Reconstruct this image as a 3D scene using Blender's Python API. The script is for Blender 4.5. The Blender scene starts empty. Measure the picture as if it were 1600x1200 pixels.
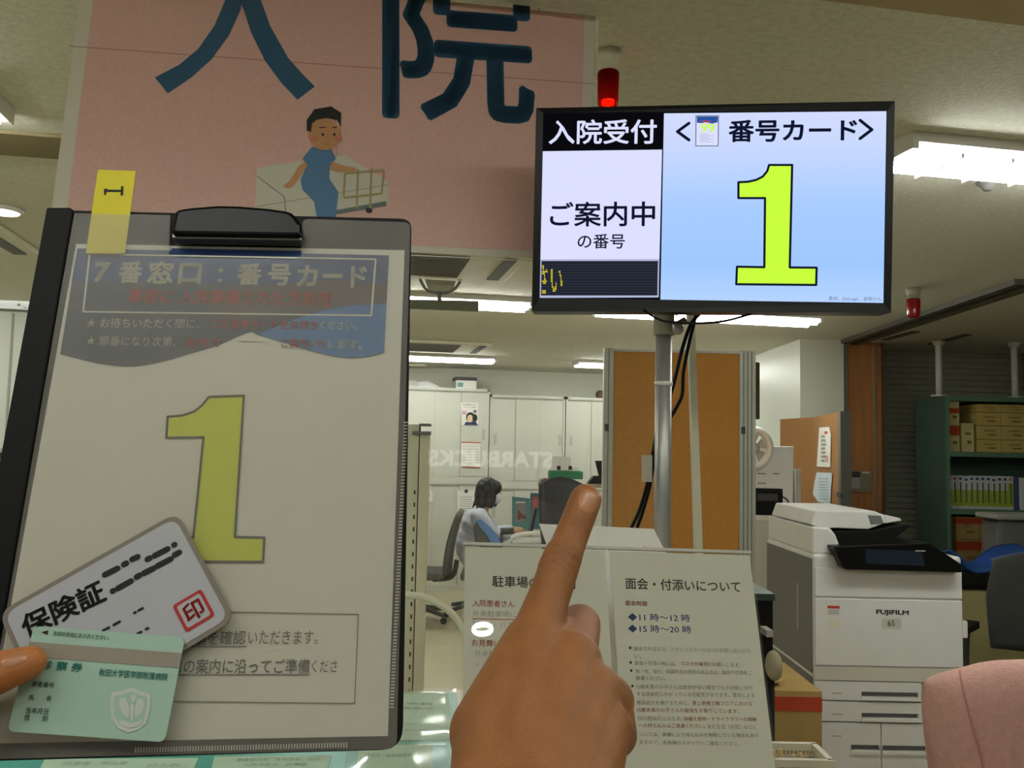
import bpy, bmesh, math, random
from mathutils import Vector, Matrix
random.seed(7)
sc = bpy.context.scene
COL = sc.collection
V3 = Vector
# ------------------------------------------------------------------ camera
F = 1386.0
CAM = V3((0, 0, 1.53))
YAW, PITCH, ROLL = math.radians(11.0), math.radians(4.2), 0.0204
fw = V3((math.sin(YAW)*math.cos(PITCH), math.cos(YAW)*math.cos(PITCH), math.sin(PITCH)))
r0 = V3((math.cos(YAW), -math.sin(YAW), 0))
u0 = r0.cross(fw)
RT = r0*math.cos(ROLL) + u0*math.sin(ROLL)
UP = RT.cross(fw)
F0 = V3((math.sin(YAW), math.cos(YAW), 0))          # level forward
R0 = r0                                              # level right
CEIL = 2.44
cd = bpy.data.cameras.new('camera'); cam = bpy.data.objects.new('camera', cd); COL.objects.link(cam)
cd.sensor_width = 36.0; cd.lens = F/1600*36.0; cd.clip_start = 0.02; cd.clip_end = 100
m = Matrix((RT, UP, -fw)).transposed().to_4x4(); m.translation = CAM
cam.matrix_world = m
sc.camera = cam

def ray(px, py): return fw + RT*((px-800)/F) - UP*((py-600)/F)
def at(px, py, d): return CAM + ray(px, py)*d
def on_plane(px, py, O, N):
    r = ray(px, py); return CAM + r*((O-CAM).dot(N)/r.dot(N))
def onZ(px, py, z): return on_plane(px, py, V3((0, 0, z)), V3((0, 0, 1)))
def onY(px, py, y): return on_plane(px, py, V3((0, y, 0)), V3((0, 1, 0)))

# ------------------------------------------------------------------ materials
def s2l(c):
    return tuple(((x/255)/12.92 if x/255 <= .04045 else ((x/255+.055)/1.055)**2.4) for x in c)
MATS = {}
def mat(name, col, rough=.6, metal=0.0, var=.06, scale=12.0, bump=0.0, bscale=80.0, spec=.5, coat=0.0, lin=False, sss=0.0, stretch=None):
    if name in MATS: return MATS[name]
    c = col if lin else s2l(col)
    m = bpy.data.materials.new(name); m.use_nodes = True
    nt = m.node_tree; b = nt.nodes['Principled BSDF']
    b.inputs['Roughness'].default_value = rough; b.inputs['Metallic'].default_value = metal
    b.inputs['Specular IOR Level'].default_value = spec
    b.inputs['Coat Weight'].default_value = coat
    if coat: b.inputs['Coat Roughness'].default_value = .12
    if sss:
        b.inputs['Subsurface Weight'].default_value = sss
        b.inputs['Subsurface Radius'].default_value = (.006, .002, .001); b.inputs['Subsurface Scale'].default_value = 1.0
    tc = nt.nodes.new('ShaderNodeTexCoord')
    mp = nt.nodes.new('ShaderNodeMapping'); nt.links.new(tc.outputs['Object'], mp.inputs['Vector'])
    if stretch: mp.inputs['Scale'].default_value = stretch
    nz = nt.nodes.new('ShaderNodeTexNoise'); nz.inputs['Scale'].default_value = scale; nz.inputs['Detail'].default_value = 4
    nt.links.new(mp.outputs['Vector'], nz.inputs['Vector'])
    rp = nt.nodes.new('ShaderNodeValToRGB')
    rp.color_ramp.elements[0].position = .3; rp.color_ramp.elements[1].position = .7
    rp.color_ramp.elements[0].color = (*[max(0, x*(1-var)) for x in c], 1)
    rp.color_ramp.elements[1].color = (*[min(1, x*(1+var)) for x in c], 1)
    nt.links.new(nz.outputs['Fac'], rp.inputs['Fac']); nt.links.new(rp.outputs['Color'], b.inputs['Base Color'])
    if bump:
        n2 = nt.nodes.new('ShaderNodeTexNoise'); n2.inputs['Scale'].default_value = bscale; n2.inputs['Detail'].default_value = 5
        nt.links.new(mp.outputs['Vector'], n2.inputs['Vector'])
        bp = nt.nodes.new('ShaderNodeBump'); bp.inputs['Strength'].default_value = bump; bp.inputs['Distance'].default_value = .01
        nt.links.new(n2.outputs['Fac'], bp.inputs['Height']); nt.links.new(bp.outputs['Normal'], b.inputs['Normal'])
    MATS[name] = m; return m
SCR = .60   # picture brightness of the screen against the room exposure
def emit(name, col, strength=1.0, lin=False):
    if name.startswith('screen_'): strength *= SCR
    if name in MATS: return MATS[name]
    m = bpy.data.materials.new(name); m.use_nodes = True; nt = m.node_tree
    nt.nodes.remove(nt.nodes['Principled BSDF'])
    e = nt.nodes.new('ShaderNodeEmission'); e.inputs['Color'].default_value = (*(col if lin else s2l(col)), 1); e.inputs['Strength'].default_value = strength
    nt.links.new(e.outputs[0], nt.nodes['Material Output'].inputs['Surface'])
    MATS[name] = m; return m
def sheet(name, col, opac, rough=.3, gloss=.08, tint=(1, 1, 1), fres=True):
    """clear or frosted plastic sheet: see-through share + milky share + reflection"""
    if name in MATS: return MATS[name]
    m = bpy.data.materials.new(name); m.use_nodes = True; nt = m.node_tree
    nt.nodes.remove(nt.nodes['Principled BSDF'])
    N = nt.nodes.new; L = nt.links.new
    t = N('ShaderNodeBsdfTransparent'); t.inputs[0].default_value = (*tint, 1)
    df = N('ShaderNodeBsdfDiffuse'); df.inputs[0].default_value = (*s2l(col), 1)
    tl = N('ShaderNodeBsdfTranslucent'); tl.inputs[0].default_value = (*s2l(col), 1)
    mm = N('ShaderNodeMixShader'); mm.inputs[0].default_value = .25; L(df.outputs[0], mm.inputs[1]); L(tl.outputs[0], mm.inputs[2])
    mx = N('ShaderNodeMixShader'); mx.inputs[0].default_value = opac; L(t.outputs[0], mx.inputs[1]); L(mm.outputs[0], mx.inputs[2])
    gl = N('ShaderNodeBsdfGlossy'); gl.inputs['Roughness'].default_value = rough; gl.inputs[0].default_value = (1, 1, 1, 1)
    m2 = N('ShaderNodeMixShader'); L(mx.outputs[0], m2.inputs[1]); L(gl.outputs[0], m2.inputs[2])
    if fres:
        fr = N('ShaderNodeFresnel'); fr.inputs['IOR'].default_value = 1.49
        ml = N('ShaderNodeMath'); ml.operation = 'MULTIPLY'; ml.inputs[1].default_value = gloss; L(fr.outputs[0], ml.inputs[0])
        ge = N('ShaderNodeNewGeometry'); iv = N('ShaderNodeMath'); iv.operation = 'SUBTRACT'; iv.inputs[0].default_value = 1.0; L(ge.outputs['Backfacing'], iv.inputs[1])
        m3 = N('ShaderNodeMath'); m3.operation = 'MULTIPLY'; L(ml.outputs[0], m3.inputs[0]); L(iv.outputs[0], m3.inputs[1]); L(m3.outputs[0], m2.inputs[0])
    else: m2.inputs[0].default_value = gloss
    L(m2.outputs[0], nt.nodes['Material Output'].inputs['Surface'])
    MATS[name] = m; return m

# ------------------------------------------------------------------ surfaces
class Surf:
    """a flat face in the room: origin, right axis U, up axis V, normal N towards the viewer side"""
    def __init__(s, O, U, V):
        s.O = V3(O); s.U = V3(U).normalized(); s.V = (V3(V)-s.U*V3(V).dot(s.U)).normalized(); s.N = s.U.cross(s.V)
    def pt(s, u, v, n=0): return s.O + s.U*u + s.V*v + s.N*n
    def uv(s, px, py):
        p = on_plane(px, py, s.O, s.N) - s.O
        return (p.dot(s.U), p.dot(s.V))
    def px(s, px, py, n=0):
        return on_plane(px, py, s.O+s.N*n, s.N)
    def off(s, n): return Surf(s.O+s.N*n, s.U, s.V)
def quad_surf(tl, tr, br, bl, width):
    r = [ray(*p) for p in (tl, tr, br, bl)]
    # d0 r0 - d1 r1 + d2 r2 - d3 r3 = 0 with d0 = 1
    A = Matrix((( -r[1].x, r[2].x, -r[3].x), (-r[1].y, r[2].y, -r[3].y), (-r[1].z, r[2].z, -r[3].z)))
    d = A.inverted() @ (-r[0])
    P = [r[0], r[1]*d.x, r[2]*d.y, r[3]*d.z]
    k = width/((P[1]-P[0]).length)
    P = [CAM+p*k for p in P]
    s = Surf(P[3], P[2]-P[3], P[0]-P[3])
    s.W = width; s.H = (P[0]-P[3]).length
    return s

# ------------------------------------------------------------------ mesh builder
TXT = {}
def text_mesh(body, bold):
    k = (body, bold)
    if k not in TXT:
        c = bpy.data.curves.new('t', 'FONT'); c.body = body; c.resolution_u = 3
        o = bpy.data.objects.new('t', c); COL.objects.link(o)
        dg = bpy.context.evaluated_depsgraph_get(); dg.update()
        me = o.evaluated_get(dg).to_mesh()
        vs = [(v.co.x, v.co.y) for v in me.vertices]; fs = [tuple(p.vertices) for p in me.polygons]
        bpy.data.objects.remove(o); bpy.data.curves.remove(c)
        if bold:        # heavier strokes: the same glyphs laid over themselves, slightly shifted
            bs = bold*.8; sh = [(0, 0), (bs, 0), (-bs, 0), (0, bs), (0, -bs)] + ([(bs*.7, bs*.7), (-bs*.7, bs*.7), (bs*.7, -bs*.7), (-bs*.7, -bs*.7)] if bold > .015 else [])
            n0 = len(vs); V0 = vs; F0_ = fs; vs = []; fs = []
            for k2, (dx, dy) in enumerate(sh): vs += [(x+dx, y+dy) for x, y in V0]; fs += [tuple(i+k2*n0 for i in f) for f in F0_]
        TXT[k] = (vs, fs)
    return TXT[k]
class MB:
    def __init__(s): s.v = []; s.f = []; s.mats = []; s.sm = []
    def mi(s, m):
        if m not in s.mats: s.mats.append(m)
        return s.mats.index(m)
    def add(s, vs, fs, m, smooth=False):
        b = len(s.v); i = s.mi(m); s.v.extend(V3(v) for v in vs)
        s.f.extend((tuple(b+k for k in f), i, smooth) for f in fs); return s
    def hexa(s, p, m):      # p: 4 bottom + 4 top
        return s.add(p, [(3, 2, 1, 0), (4, 5, 6, 7), (0, 1, 5, 4), (1, 2, 6, 5), (2, 3, 7, 6), (3, 0, 4, 7)], m)
    def box(s, fr, x0, x1, y0, y1, z0, z1, m):
        return s.hexa([fr.pt(x, y, z) for z in (z0, z1) for x, y in ((x0, y0), (x1, y0), (x1, y1), (x0, y1))], m)
    def sbox(s, sf, u0, u1, v0, v1, n0, n1, m):   # box on a Surf
        return s.hexa([sf.pt(u, v, n) for n in (n0, n1) for u, v in ((u0, v0), (u1, v0), (u1, v1), (u0, v1))], m)
    def prism(s, base, off, m, smooth=False):
        n = len(base); base = [V3(b) for b in base]; off = V3(off)
        vs = base + [b+off for b in base]
        fs = [tuple(range(n-1, -1, -1)), tuple(range(n, 2*n))]
        s.add(vs, fs, m); b = len(s.v)-2*n; i = s.mi(m)
        for k in range(n): s.f.append(((b+k, b+(k+1) % n, b+n+(k+1) % n, b+n+k), i, smooth))
        return s
    def ppoly(s, sf, pts, m, n=0.0, th=0.0):      # polygon given in photo pixels on a Surf
        P = [sf.px(x, y, n) for x, y in pts]
        return s.flat(P, m, sf.N, th)
    def upoly(s, sf, pts, m, n=0.0, th=0.0):
        return s.flat([sf.pt(u, v, n) for u, v in pts], m, sf.N, th)
    def flat(s, P, m, N, th=0.0):
        a = V3((0, 0, 0))
        for k in range(len(P)): a += (P[k]-P[0]).cross(P[(k+1) % len(P)]-P[0])
        if a.dot(N) < 0: P = P[::-1]
        if th: return s.prism([p-N*th for p in P], N*th, m)
        return s.add(P, [tuple(range(len(P)))], m)
    def line(s, sf, a, b, w, m, n=0.0):           # stroke of width w metres between two photo pixels
        A, B = sf.px(*a, n), sf.px(*b, n); t = (B-A).normalized(); q = sf.N.cross(t)*(w/2)
        return s.flat([A-q, B-q, B+q, A+q], m, sf.N)
    def dash(s, sf, a, b, w, m, n=0.0):           # round-ended stroke
        A, B = sf.px(*a, n), sf.px(*b, n); t = (B-A); t = t.normalized() if t.length > 1e-7 else sf.U; q = sf.N.cross(t); P = []
        for k in range(7): an = -math.pi/2+math.pi*k/6; P.append(B+t*(math.cos(an)*w/2)+q*(math.sin(an)*w/2))
        for k in range(7): an = math.pi/2+math.pi*k/6; P.append(A+t*(math.cos(an)*w/2)+q*(math.sin(an)*w/2))
        return s.flat(P, m, sf.N)
    def text(s, sf, body, xl, yl, xr, yr, h, m, n=.0004, bold=0.0):
        vs, fs = text_mesh(body, bold)
        if not vs: return s
        A, B = sf.px(xl, yl, n), sf.px(xr, yr, n)
        mx, my = (xl+xr)/2, (yl+yr)/2
        hm = (sf.px(mx, my-h/2)-sf.px(mx, my+h/2)).length
        x0 = min(v[0] for v in vs); x1 = max(v[0] for v in vs); y0 = min(v[1] for v in vs); y1 = max(v[1] for v in vs)
        t = B-A; q = sf.N.cross(t).normalized()
        return s.add([A + t*((x-x0)/max(1e-6, x1-x0)) + q*(((y-y0)/max(1e-6, y1-y0)-.5)*hm) for x, y in vs], fs, m)
    def tube(s, path, r, m, seg=10, caps=True):
        path = [V3(p) for p in path]; rs = r if isinstance(r, (list, tuple)) else [r]*len(path)
        b = len(s.v); i = s.mi(m); ref = None
        for k, p in enumerate(path):
            t = (path[min(k+1, len(path)-1)]-path[max(k-1, 0)]).normalized()
            if ref is None: ref = t.orthogonal().normalized()
            a = (ref - t*ref.dot(t)).normalized(); ref = a; c = t.cross(a)
            for j in range(seg):
                an = 2*math.pi*j/seg; s.v.append(p + a*(math.cos(an)*rs[k]) + c*(math.sin(an)*rs[k]))
        for k in range(len(path)-1):
            for j in range(seg):
                s.f.append(((b+k*seg+j, b+k*seg+(j+1) % seg, b+(k+1)*seg+(j+1) % seg, b+(k+1)*seg+j), i, True))
        if caps:
            s.f.append((tuple(b+j for j in range(seg-1, -1, -1)), i, False))
            e = b+(len(path)-1)*seg; s.f.append((tuple(e+j for j in range(seg)), i, False))
        return s
    def lathe(s, O, axis, prof, m, seg=24):       # prof: (radius, height)
        axis = V3(axis).normalized(); a = axis.orthogonal().normalized(); c = axis.cross(a); O = V3(O)
        b = len(s.v); i = s.mi(m)
        for r, h in prof:
            for j in range(seg):
                an = 2*math.pi*j/seg; s.v.append(O+axis*h+a*(math.cos(an)*r)+c*(math.sin(an)*r))
        for k in range(len(prof)-1):
            for j in range(seg):
                s.f.append(((b+k*seg+j, b+k*seg+(j+1) % seg, b+(k+1)*seg+(j+1) % seg, b+(k+1)*seg+j), i, True))
        s.f.append((tuple(b+j for j in range(seg-1, -1, -1)), i, False))
        e = b+(len(prof)-1)*seg; s.f.append((tuple(e+j for j in range(seg)), i, False))
        return s
    def grid(s, fn, nu, nv, m, smooth=True):      # fn(a,b) with a,b in 0..1
        vs = [fn(a/nu, b/nv) for b in range(nv+1) for a in range(nu+1)]
        fs = [(b*(nu+1)+a, b*(nu+1)+a+1, (b+1)*(nu+1)+a+1, (b+1)*(nu+1)+a) for b in range(nv) for a in range(nu)]
        return s.add(vs, fs, m, smooth)
    def bbox(s):
        lo = V3([min(v[i] for v in s.v) for i in range(3)]); hi = V3([max(v[i] for v in s.v) for i in range(3)]); return lo, hi
    def build(s, name, parent=None, bevel=0.0, subsurf=0, solid=0.0, fix=False):
        if parent is not None: org = WORLD_LOC[parent.name]
        else:
            lo, hi = s.bbox(); org = V3(((lo.x+hi.x)/2, (lo.y+hi.y)/2, lo.z))
        me = bpy.data.meshes.new(name)
        me.from_pydata([tuple(v-org) for v in s.v], [], [f[0] for f in s.f])
        for mt in s.mats: me.materials.append(mt)
        for p, f in zip(me.polygons, s.f): p.material_index = f[1]; p.use_smooth = f[2]
        if fix:
            bm = bmesh.new(); bm.from_mesh(me); bmesh.ops.remove_doubles(bm, verts=bm.verts, dist=1e-6)
            bmesh.ops.recalc_face_normals(bm, faces=bm.faces); bm.to_mesh(me); bm.free()
        me.update()
        o = bpy.data.objects.new(name, me); COL.objects.link(o)
        if parent is not None: o.parent = parent; o.location = (0, 0, 0)
        else: o.location = org
        WORLD_LOC[o.name] = org.copy()
        if solid:
            md = o.modifiers.new('solid', 'SOLIDIFY'); md.thickness = solid; md.offset = -1
        if bevel:
            md = o.modifiers.new('bevel', 'BEVEL'); md.width = bevel; md.segments = 3; md.limit_method = 'ANGLE'; md.angle_limit = math.radians(40)
            md.harden_normals = False
        if subsurf:
            md = o.modifiers.new('sub', 'SUBSURF'); md.levels = subsurf; md.render_levels = subsurf
        return o
WORLD_LOC = {}
class Fr:
    """upright local frame on the floor: x along X axis turned by yaw"""
    def __init__(s, O, X=None, Y=None):
        s.O = V3(O); s.X = V3(X) if X is not None else V3((1, 0, 0)); s.X = V3((s.X.x, s.X.y, 0)).normalized()
        s.Y = V3((-s.X.y, s.X.x, 0)); s.Z = V3((0, 0, 1))
    def pt(s, x, y, z): return s.O + s.X*x + s.Y*y + s.Z*z
def tag(o, label, cat, group=None, kind=None):
    if label: o['label'] = label
    if cat: o['category'] = cat
    if group: o['group'] = group
    if kind: o['kind'] = kind
    return o
def thing(name, label, cat, loc, group=None):
    o = bpy.data.objects.new(name, None); COL.objects.link(o); o.location = loc; o.empty_display_size = .05
    WORLD_LOC[o.name] = V3(loc); return tag(o, label, cat, group)
def struct(mb, name, **k):
    o = mb.build(name, **k); o['kind'] = 'structure'; return o
def rounded(pts, r, n=5):
    """round the corners of a 2D polygon"""
    out = []
    N = len(pts); rr = r if isinstance(r, (list, tuple)) else [r]*N
    for k in range(N):
        p = Vector(pts[k]); a = Vector(pts[k-1]); b = Vector(pts[(k+1) % N])
        da = (a-p); db = (b-p); q = min(rr[k], da.length*.49, db.length*.49)
        if q <= 0: out.append((p.x, p.y)); continue
        A = p+da.normalized()*q; B = p+db.normalized()*q
        for j in range(n+1):
            t = j/n; c = A*(1-t)**2 + p*2*t*(1-t) + B*t*t; out.append((c.x, c.y))
    return out
def bez(p0, p1, p2, p3, n=12):
    p0, p1, p2, p3 = map(V3, (p0, p1, p2, p3)); return [p0*(1-t)**3+p1*3*t*(1-t)**2+p2*3*t*t*(1-t)+p3*t**3 for t in [k/n for k in range(n+1)]]
def spline(pts, n=6):
    pts = [V3(p) for p in pts]; out = []
    for k in range(len(pts)-1):
        a = pts[max(0, k-1)]; b = pts[k]; c = pts[k+1]; d = pts[min(len(pts)-1, k+2)]
        for j in range(n):
            t = j/n; out.append(.5*((2*b)+(c-a)*t+(2*a-5*b+4*c-d)*t*t+(3*b-a-3*c+d)*t**3))
    out.append(pts[-1]); return out
def capsule(mb, p0, r0_, p1, r1_, m, seg=20, ring=6):
    p0, p1 = V3(p0), V3(p1); ax = p1-p0; L = ax.length
    if L < 1e-6: ax = V3((0, 0, 1)); L = 0
    prof = []
    for k in range(ring+1):
        an = -math.pi/2+math.pi/2*k/ring; prof.append((max(1e-5, r0_*math.cos(an)), r0_*math.sin(an)))
    for k in range(ring+1):
        an = math.pi/2*k/ring; prof.append((max(1e-5, r1_*math.cos(an)), L+r1_*math.sin(an)))
    mb.lathe(p0, ax, prof, m, seg)
def ellipsoid(mb, c, ax, ay, az, m, seg=24, ring=14):
    c = V3(c); b = len(mb.v); i = mb.mi(m)
    vs = []; fs = []
    for k in range(ring+1):
        th = -math.pi/2+math.pi*k/ring
        for j in range(seg):
            ph = 2*math.pi*j/seg; vs.append(c+V3(ax)*(math.cos(th)*math.cos(ph)*.9999+1e-6)+V3(ay)*(math.cos(th)*math.sin(ph))+V3(az)*math.sin(th))
    for k in range(ring):
        for j in range(seg): fs.append((k*seg+j, k*seg+(j+1) % seg, (k+1)*seg+(j+1) % seg, (k+1)*seg+j))
    mb.add(vs, fs, m, True)
def fuse(mb, voxel, smooth_it=6, post=None):
    """melt overlapping bodies of a builder into one continuous surface"""
    me = bpy.data.meshes.new('f'); me.from_pydata([tuple(v) for v in mb.v], [], [f[0] for f in mb.f]); me.update()
    bm = bmesh.new(); bm.from_mesh(me); bmesh.ops.remove_doubles(bm, verts=bm.verts, dist=1e-6); bmesh.ops.recalc_face_normals(bm, faces=bm.faces); bm.to_mesh(me); bm.free()
    o = bpy.data.objects.new('f', me); COL.objects.link(o)
    r = o.modifiers.new('r', 'REMESH'); r.mode = 'VOXEL'; r.voxel_size = voxel
    sm = o.modifiers.new('s', 'SMOOTH'); sm.iterations = smooth_it; sm.factor = .5
    dg = bpy.context.evaluated_depsgraph_get(); dg.update(); ev = o.evaluated_get(dg).to_mesh()
    ev.calc_loop_triangles()
    vs = [v.co.copy() for v in ev.vertices]; nr = [v.normal.copy() for v in ev.vertices]; fs = [tuple(p.vertices) for p in ev.polygons]
    bpy.data.objects.remove(o); bpy.data.meshes.remove(me)
    if post: vs = [post(v, n) for v, n in zip(vs, nr)]
    out = MB(); out.add(vs, fs, mb.mats[0], True); return out
# ================================================================== the room
WARM = (1.0, .965, .80)
m_ceil = mat('ceiling_board', (228, 227, 212), .9, var=.10, scale=55, bump=.25, bscale=120)
m_wall = mat('painted_wall', (202, 203, 186), .75, var=.04, scale=3)
m_wallw = mat('white_panel_wall', (236, 240, 230), .42, var=.03, scale=2)
m_floor = mat('vinyl_floor', (184, 175, 144), .45, var=.06, scale=6)
m_steel = mat('brushed_aluminium', (176, 176, 174), .36, .55, var=.05, scale=40, stretch=(1, 1, .05))
m_alu = mat('matt_aluminium', (186, 186, 176), .5, .2, var=.04, scale=30)
m_white = mat('white_plastic', (232, 230, 224), .4, var=.02)
m_cream = mat('cream_enamel', (226, 224, 200), .45, var=.03)
m_cab = mat('warm_white_steel', (202, 203, 190), .4, var=.025, scale=3)
m_black = mat('black_plastic', (9, 9, 9), .34, var=.1, spec=.25)
m_blackm = mat('matt_black', (14, 14, 14), .6, var=.1, spec=.2)
m_dark = mat('dark_grey_plastic', (62, 62, 60), .55, var=.08)
m_grey = mat('mid_grey_plastic', (120, 120, 116), .55, var=.06)
m_lgrey = mat('light_grey_plastic', (176, 176, 168), .5, var=.05)
m_paper = mat('white_paper', (232, 230, 222), .8, var=.02)
m_seam = mat('shadow_gap', (70, 70, 62), .8)
m_lamp = emit('fluorescent_tube', (.975, 1.0, .925), 19.0, lin=True)

W0 = Fr((0, 0, 0))
def wallbox(mb, P1, P2, z0, z1, th, m):
    """upright slab from P1 to P2, thickness going away from the viewer side"""
    a = V3((P1.x, P1.y, 0)); b = V3((P2.x, P2.y, 0)); d = (b-a).normalized(); n = V3((-d.y, d.x, 0))*th
    return mb.hexa([V3((p.x, p.y, z)) for z in (z0, z1) for p in (a, b, b+n, a+n)], m)
struct(MB().box(W0, -6, 9, -4.6, 11, -.1, 0, m_floor), 'floor')
struct(MB().box(W0, -6, 9, -4.6, 11, CEIL, CEIL+.1, m_ceil), 'ceiling')
struct(MB().box(W0, -5.1, 8.2, 10.1, 10.22, 0, CEIL, m_wall), 'wall_back')
struct(MB().box(W0, -6, 9, -4.6, -4.5, 0, CEIL, mat('lobby_wall', (120, 116, 104), .8)), 'wall_front')
struct(MB().box(W0, 8.2, 8.3, -4.5, 11, 0, CEIL, m_wall), 'wall_right')
struct(MB().box(W0, -5.2, -5.1, -4.5, 11, 0, CEIL, m_wall), 'wall_left')
struct(MB().box(W0, -5.1, 8.2, 10.08, 10.1, 0, .07, m_lgrey), 'baseboard_back')
# white folding wall far left, glossy panels with seams and a ledge
wl = MB(); A = onZ(-60, 472, CEIL); A.x -= 2.2; B = onZ(52, 476, CEIL); B.x += .25
wl.box(W0, A.x, B.x, 6.50, 6.62, 0, CEIL, m_wallw)
for k in range(12):
    x = A.x+.1+k*.22
    wl.box(W0, x, x+.012, 6.493, 6.50, 1.49, CEIL-.06, m_lgrey)
wl.box(W0, A.x, B.x, 6.47, 6.50, CEIL-.05, CEIL, mat('track_brown', (120, 116, 100), .6))
struct(wl, 'wall_partition')
struct(MB().box(W0, A.x, B.x, 6.44, 6.5, 1.44, 1.465, m_alu).box(W0, A.x, B.x, 6.47, 6.5, 1.40, 1.44, m_seam), 'trim_1')
# ceiling strips and rails
struct(MB().box(W0, -5, 1.9, 2.80, 3.02, CEIL-.012, CEIL-.001, mat('ceiling_strip', (140, 126, 92), .8)), 'trim_2')
bb = MB().box(W0, -1.0, 6, .2, 1.535, CEIL-.02, CEIL-.001, mat('bulkhead_edge', (190, 172, 132), .8)); struct(bb, 'trim_3')
ra, rb = onZ(1612, 436, CEIL), onZ(1308, 539, CEIL)
rd = (rb-ra); rd.z = 0; rl = rd.length; rf = Fr((ra.x, ra.y, 0), rd)
rail = MB(); m_rail = mat('rail_dark', (88, 84, 70), .5)
rail.box(rf, 0, rl, -.085, -.03, CEIL-.03, CEIL-.001, m_rail).box(rf, 0, rl, .03, .085, CEIL-.03, CEIL-.001, m_rail).box(rf, 0, rl, -.03, .03, CEIL-.012, CEIL-.001, m_blackm)
struct(rail, 'trim_4')
# two slim marks in the dark ceiling bay
for k, (a, b) in enumerate((((1383, 530), (1432, 517)), ((1455, 537), (1512, 522)))):
    P, Q = onZ(*a, CEIL), onZ(*b, CEIL); f = Fr((P.x, P.y, 0), Q-P)
    struct(MB().box(f, 0, (Q-P).length, -.03, .03, CEIL-.008, CEIL-.001, m_rail), f'trim_{5+k}')
# white wall block on the right
w1, w2, w3 = onZ(1150, 566, CEIL), onZ(1250, 530, CEIL), onZ(1318, 531, CEIL)
sw = MB(); wallbox(sw, w1, w2, 0, CEIL, .1, m_wallw); struct(sw, 'wall_side')
sw = MB(); wallbox(sw, w2, w3, 0, CEIL, .1, m_wall); struct(sw, 'wall_corner')
# wood faced column with metal edges
c1, c2 = onZ(1320, 533, CEIL), onZ(1376, 536, CEIL)
m_wood = mat('cherry_veneer', (182, 124, 76), .4, var=.14, scale=5, stretch=(6, 6, .5))
cf = Fr((c1.x, c1.y, 0), c2-c1); cw = (c2-c1).length
cl = MB().box(cf, 0, cw, 0, .18, 0, CEIL, m_wood).box(cf, -.03, .012, -.02, .18, 0, CEIL, m_steel).box(cf, -.065, -.035, -.01, .1, 0, CEIL, m_seam).box(cf, -.085, -.065, -.02, .1, 0, CEIL, m_steel).box(cf, cw-.07, cw-.055, -.006, .0, 0, CEIL, m_steel).box(cf, cw, cw+.02, -.01, .2, 0, CEIL, mat('edge_brown', (104, 74, 50), .5))
struct(cl, 'wall_column')
# dark ribbed shutter wall
l1, l2 = onZ(1370, 546, CEIL), onZ(1700, 556, CEIL)
lf = Fr((l1.x, l1.y, 0), l2-l1); lw = (l2-l1).length
m_lou = mat('shutter_grey', (166, 166, 148), .6)
lv = MB().box(lf, -.3, lw, .03, .12, 0, CEIL, m_lou)
k = 0
while k*.05 < CEIL:
    z = k*.05
    lv.hexa([lf.pt(x, y, zz) for zz, yy in ((z, 0), (z+.045, .022)) for x, y in ((-.3, yy), (lw, yy), (lw, .035), (-.3, .035))], m_lou); k += 1
struct(lv, 'wall_shutter')
# the dark duct box high on the right
P = onZ(1572, 556, CEIL); d = (P-CAM).dot(fw)
dp = MB(); df = Fr((P.x, P.y-.35, 0), lf.X); dp.box(df, 0, .9, 0, .33, 2.10, CEIL, mat('duct_green', (96, 104, 88), .6)); struct(dp, 'trim_7', bevel=.01)

# ------------------------------------------------------------------ lamps
m_lamp2 = emit('lobby_tube', (.975, 1.0, .925), 8.0, lin=True)
def lamp(x, y, L, label, tilt=0.0, group=None):
    t = thing('ceiling_lamp', label, 'ceiling lamp', (x+L/2, y, CEIL-.06), group)
    b = MB(); b.box(W0, x, x+L, y-.11, y+.11, CEIL-.03, CEIL-.001, m_white)
    b.hexa([V3(p) for p in ((x, y-.11, CEIL-.05), (x+.02, y-.11, CEIL-.05), (x+.02, y+.11, CEIL-.05), (x, y+.11, CEIL-.05), (x, y-.11, CEIL-.03), (x+.02, y-.11, CEIL-.03), (x+.02, y+.11, CEIL-.03), (x, y+.11, CEIL-.03))], m_white)
    b.box(W0, x+L-.02, x+L, y-.11, y+.11, CEIL-.05, CEIL-.03, m_white)
    n = int(L/.16)
    for k in range(1, n):
        xx = x+L*k/n; b.box(W0, xx-.004, xx+.004, y-.105, y+.105, CEIL-.062, CEIL-.05, m_white)
    b.build('housing', t)
    for s in (-.055, .055):
        MB().tube([(x+.02, y+s, CEIL-.045), (x+L-.02, y+s, CEIL-.045)], .021, m_lamp2 if group else m_lamp, 12).build('tube_light', t)
    return t
xr = onZ(1398, 225, CEIL).x-.02
lamp(xr, 2.27, 1.3, 'bright fluorescent ceiling lamp right of the monitor')
xl = onZ(-12, 145, CEIL).x
lamp(xl-1.28, 2.50, 1.3, 'ceiling lamp whose tip shows at the far left edge of the photo')
x2 = onZ(830, 468, CEIL).x
lamp(x2-1.5, 5.27, 1.5, 'fluorescent ceiling lamp running behind the hanging sign board, left of the monitor')
x2b = onZ(1272, 495, CEIL).x
lamp(x2b-1.5, 5.30, 1.5, 'ceiling lamp mostly hidden behind the lower edge of the monitor')
x3 = onZ(772, 559, CEIL).x
lamp(x3-1.5, 8.68, 1.5, 'far ceiling lamp above the tall white cabinets')
x3b = onZ(898, 563, CEIL).x
lamp(-3.7, 5.27, 1.3, 'unseen ceiling lamp added at the left to brighten the white folding wall')  # extra lamp out of view, added to brighten the folding wall
lamp(x3b, 8.66, 1.5, 'far ceiling lamp cut off by the orange office partition')
for x in (-3.0, -1.5, 0, 1.5): lamp(x, -.05, 1.3, 'lobby ceiling lamp behind the viewer', group='lobby lamps behind the viewer')
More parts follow.
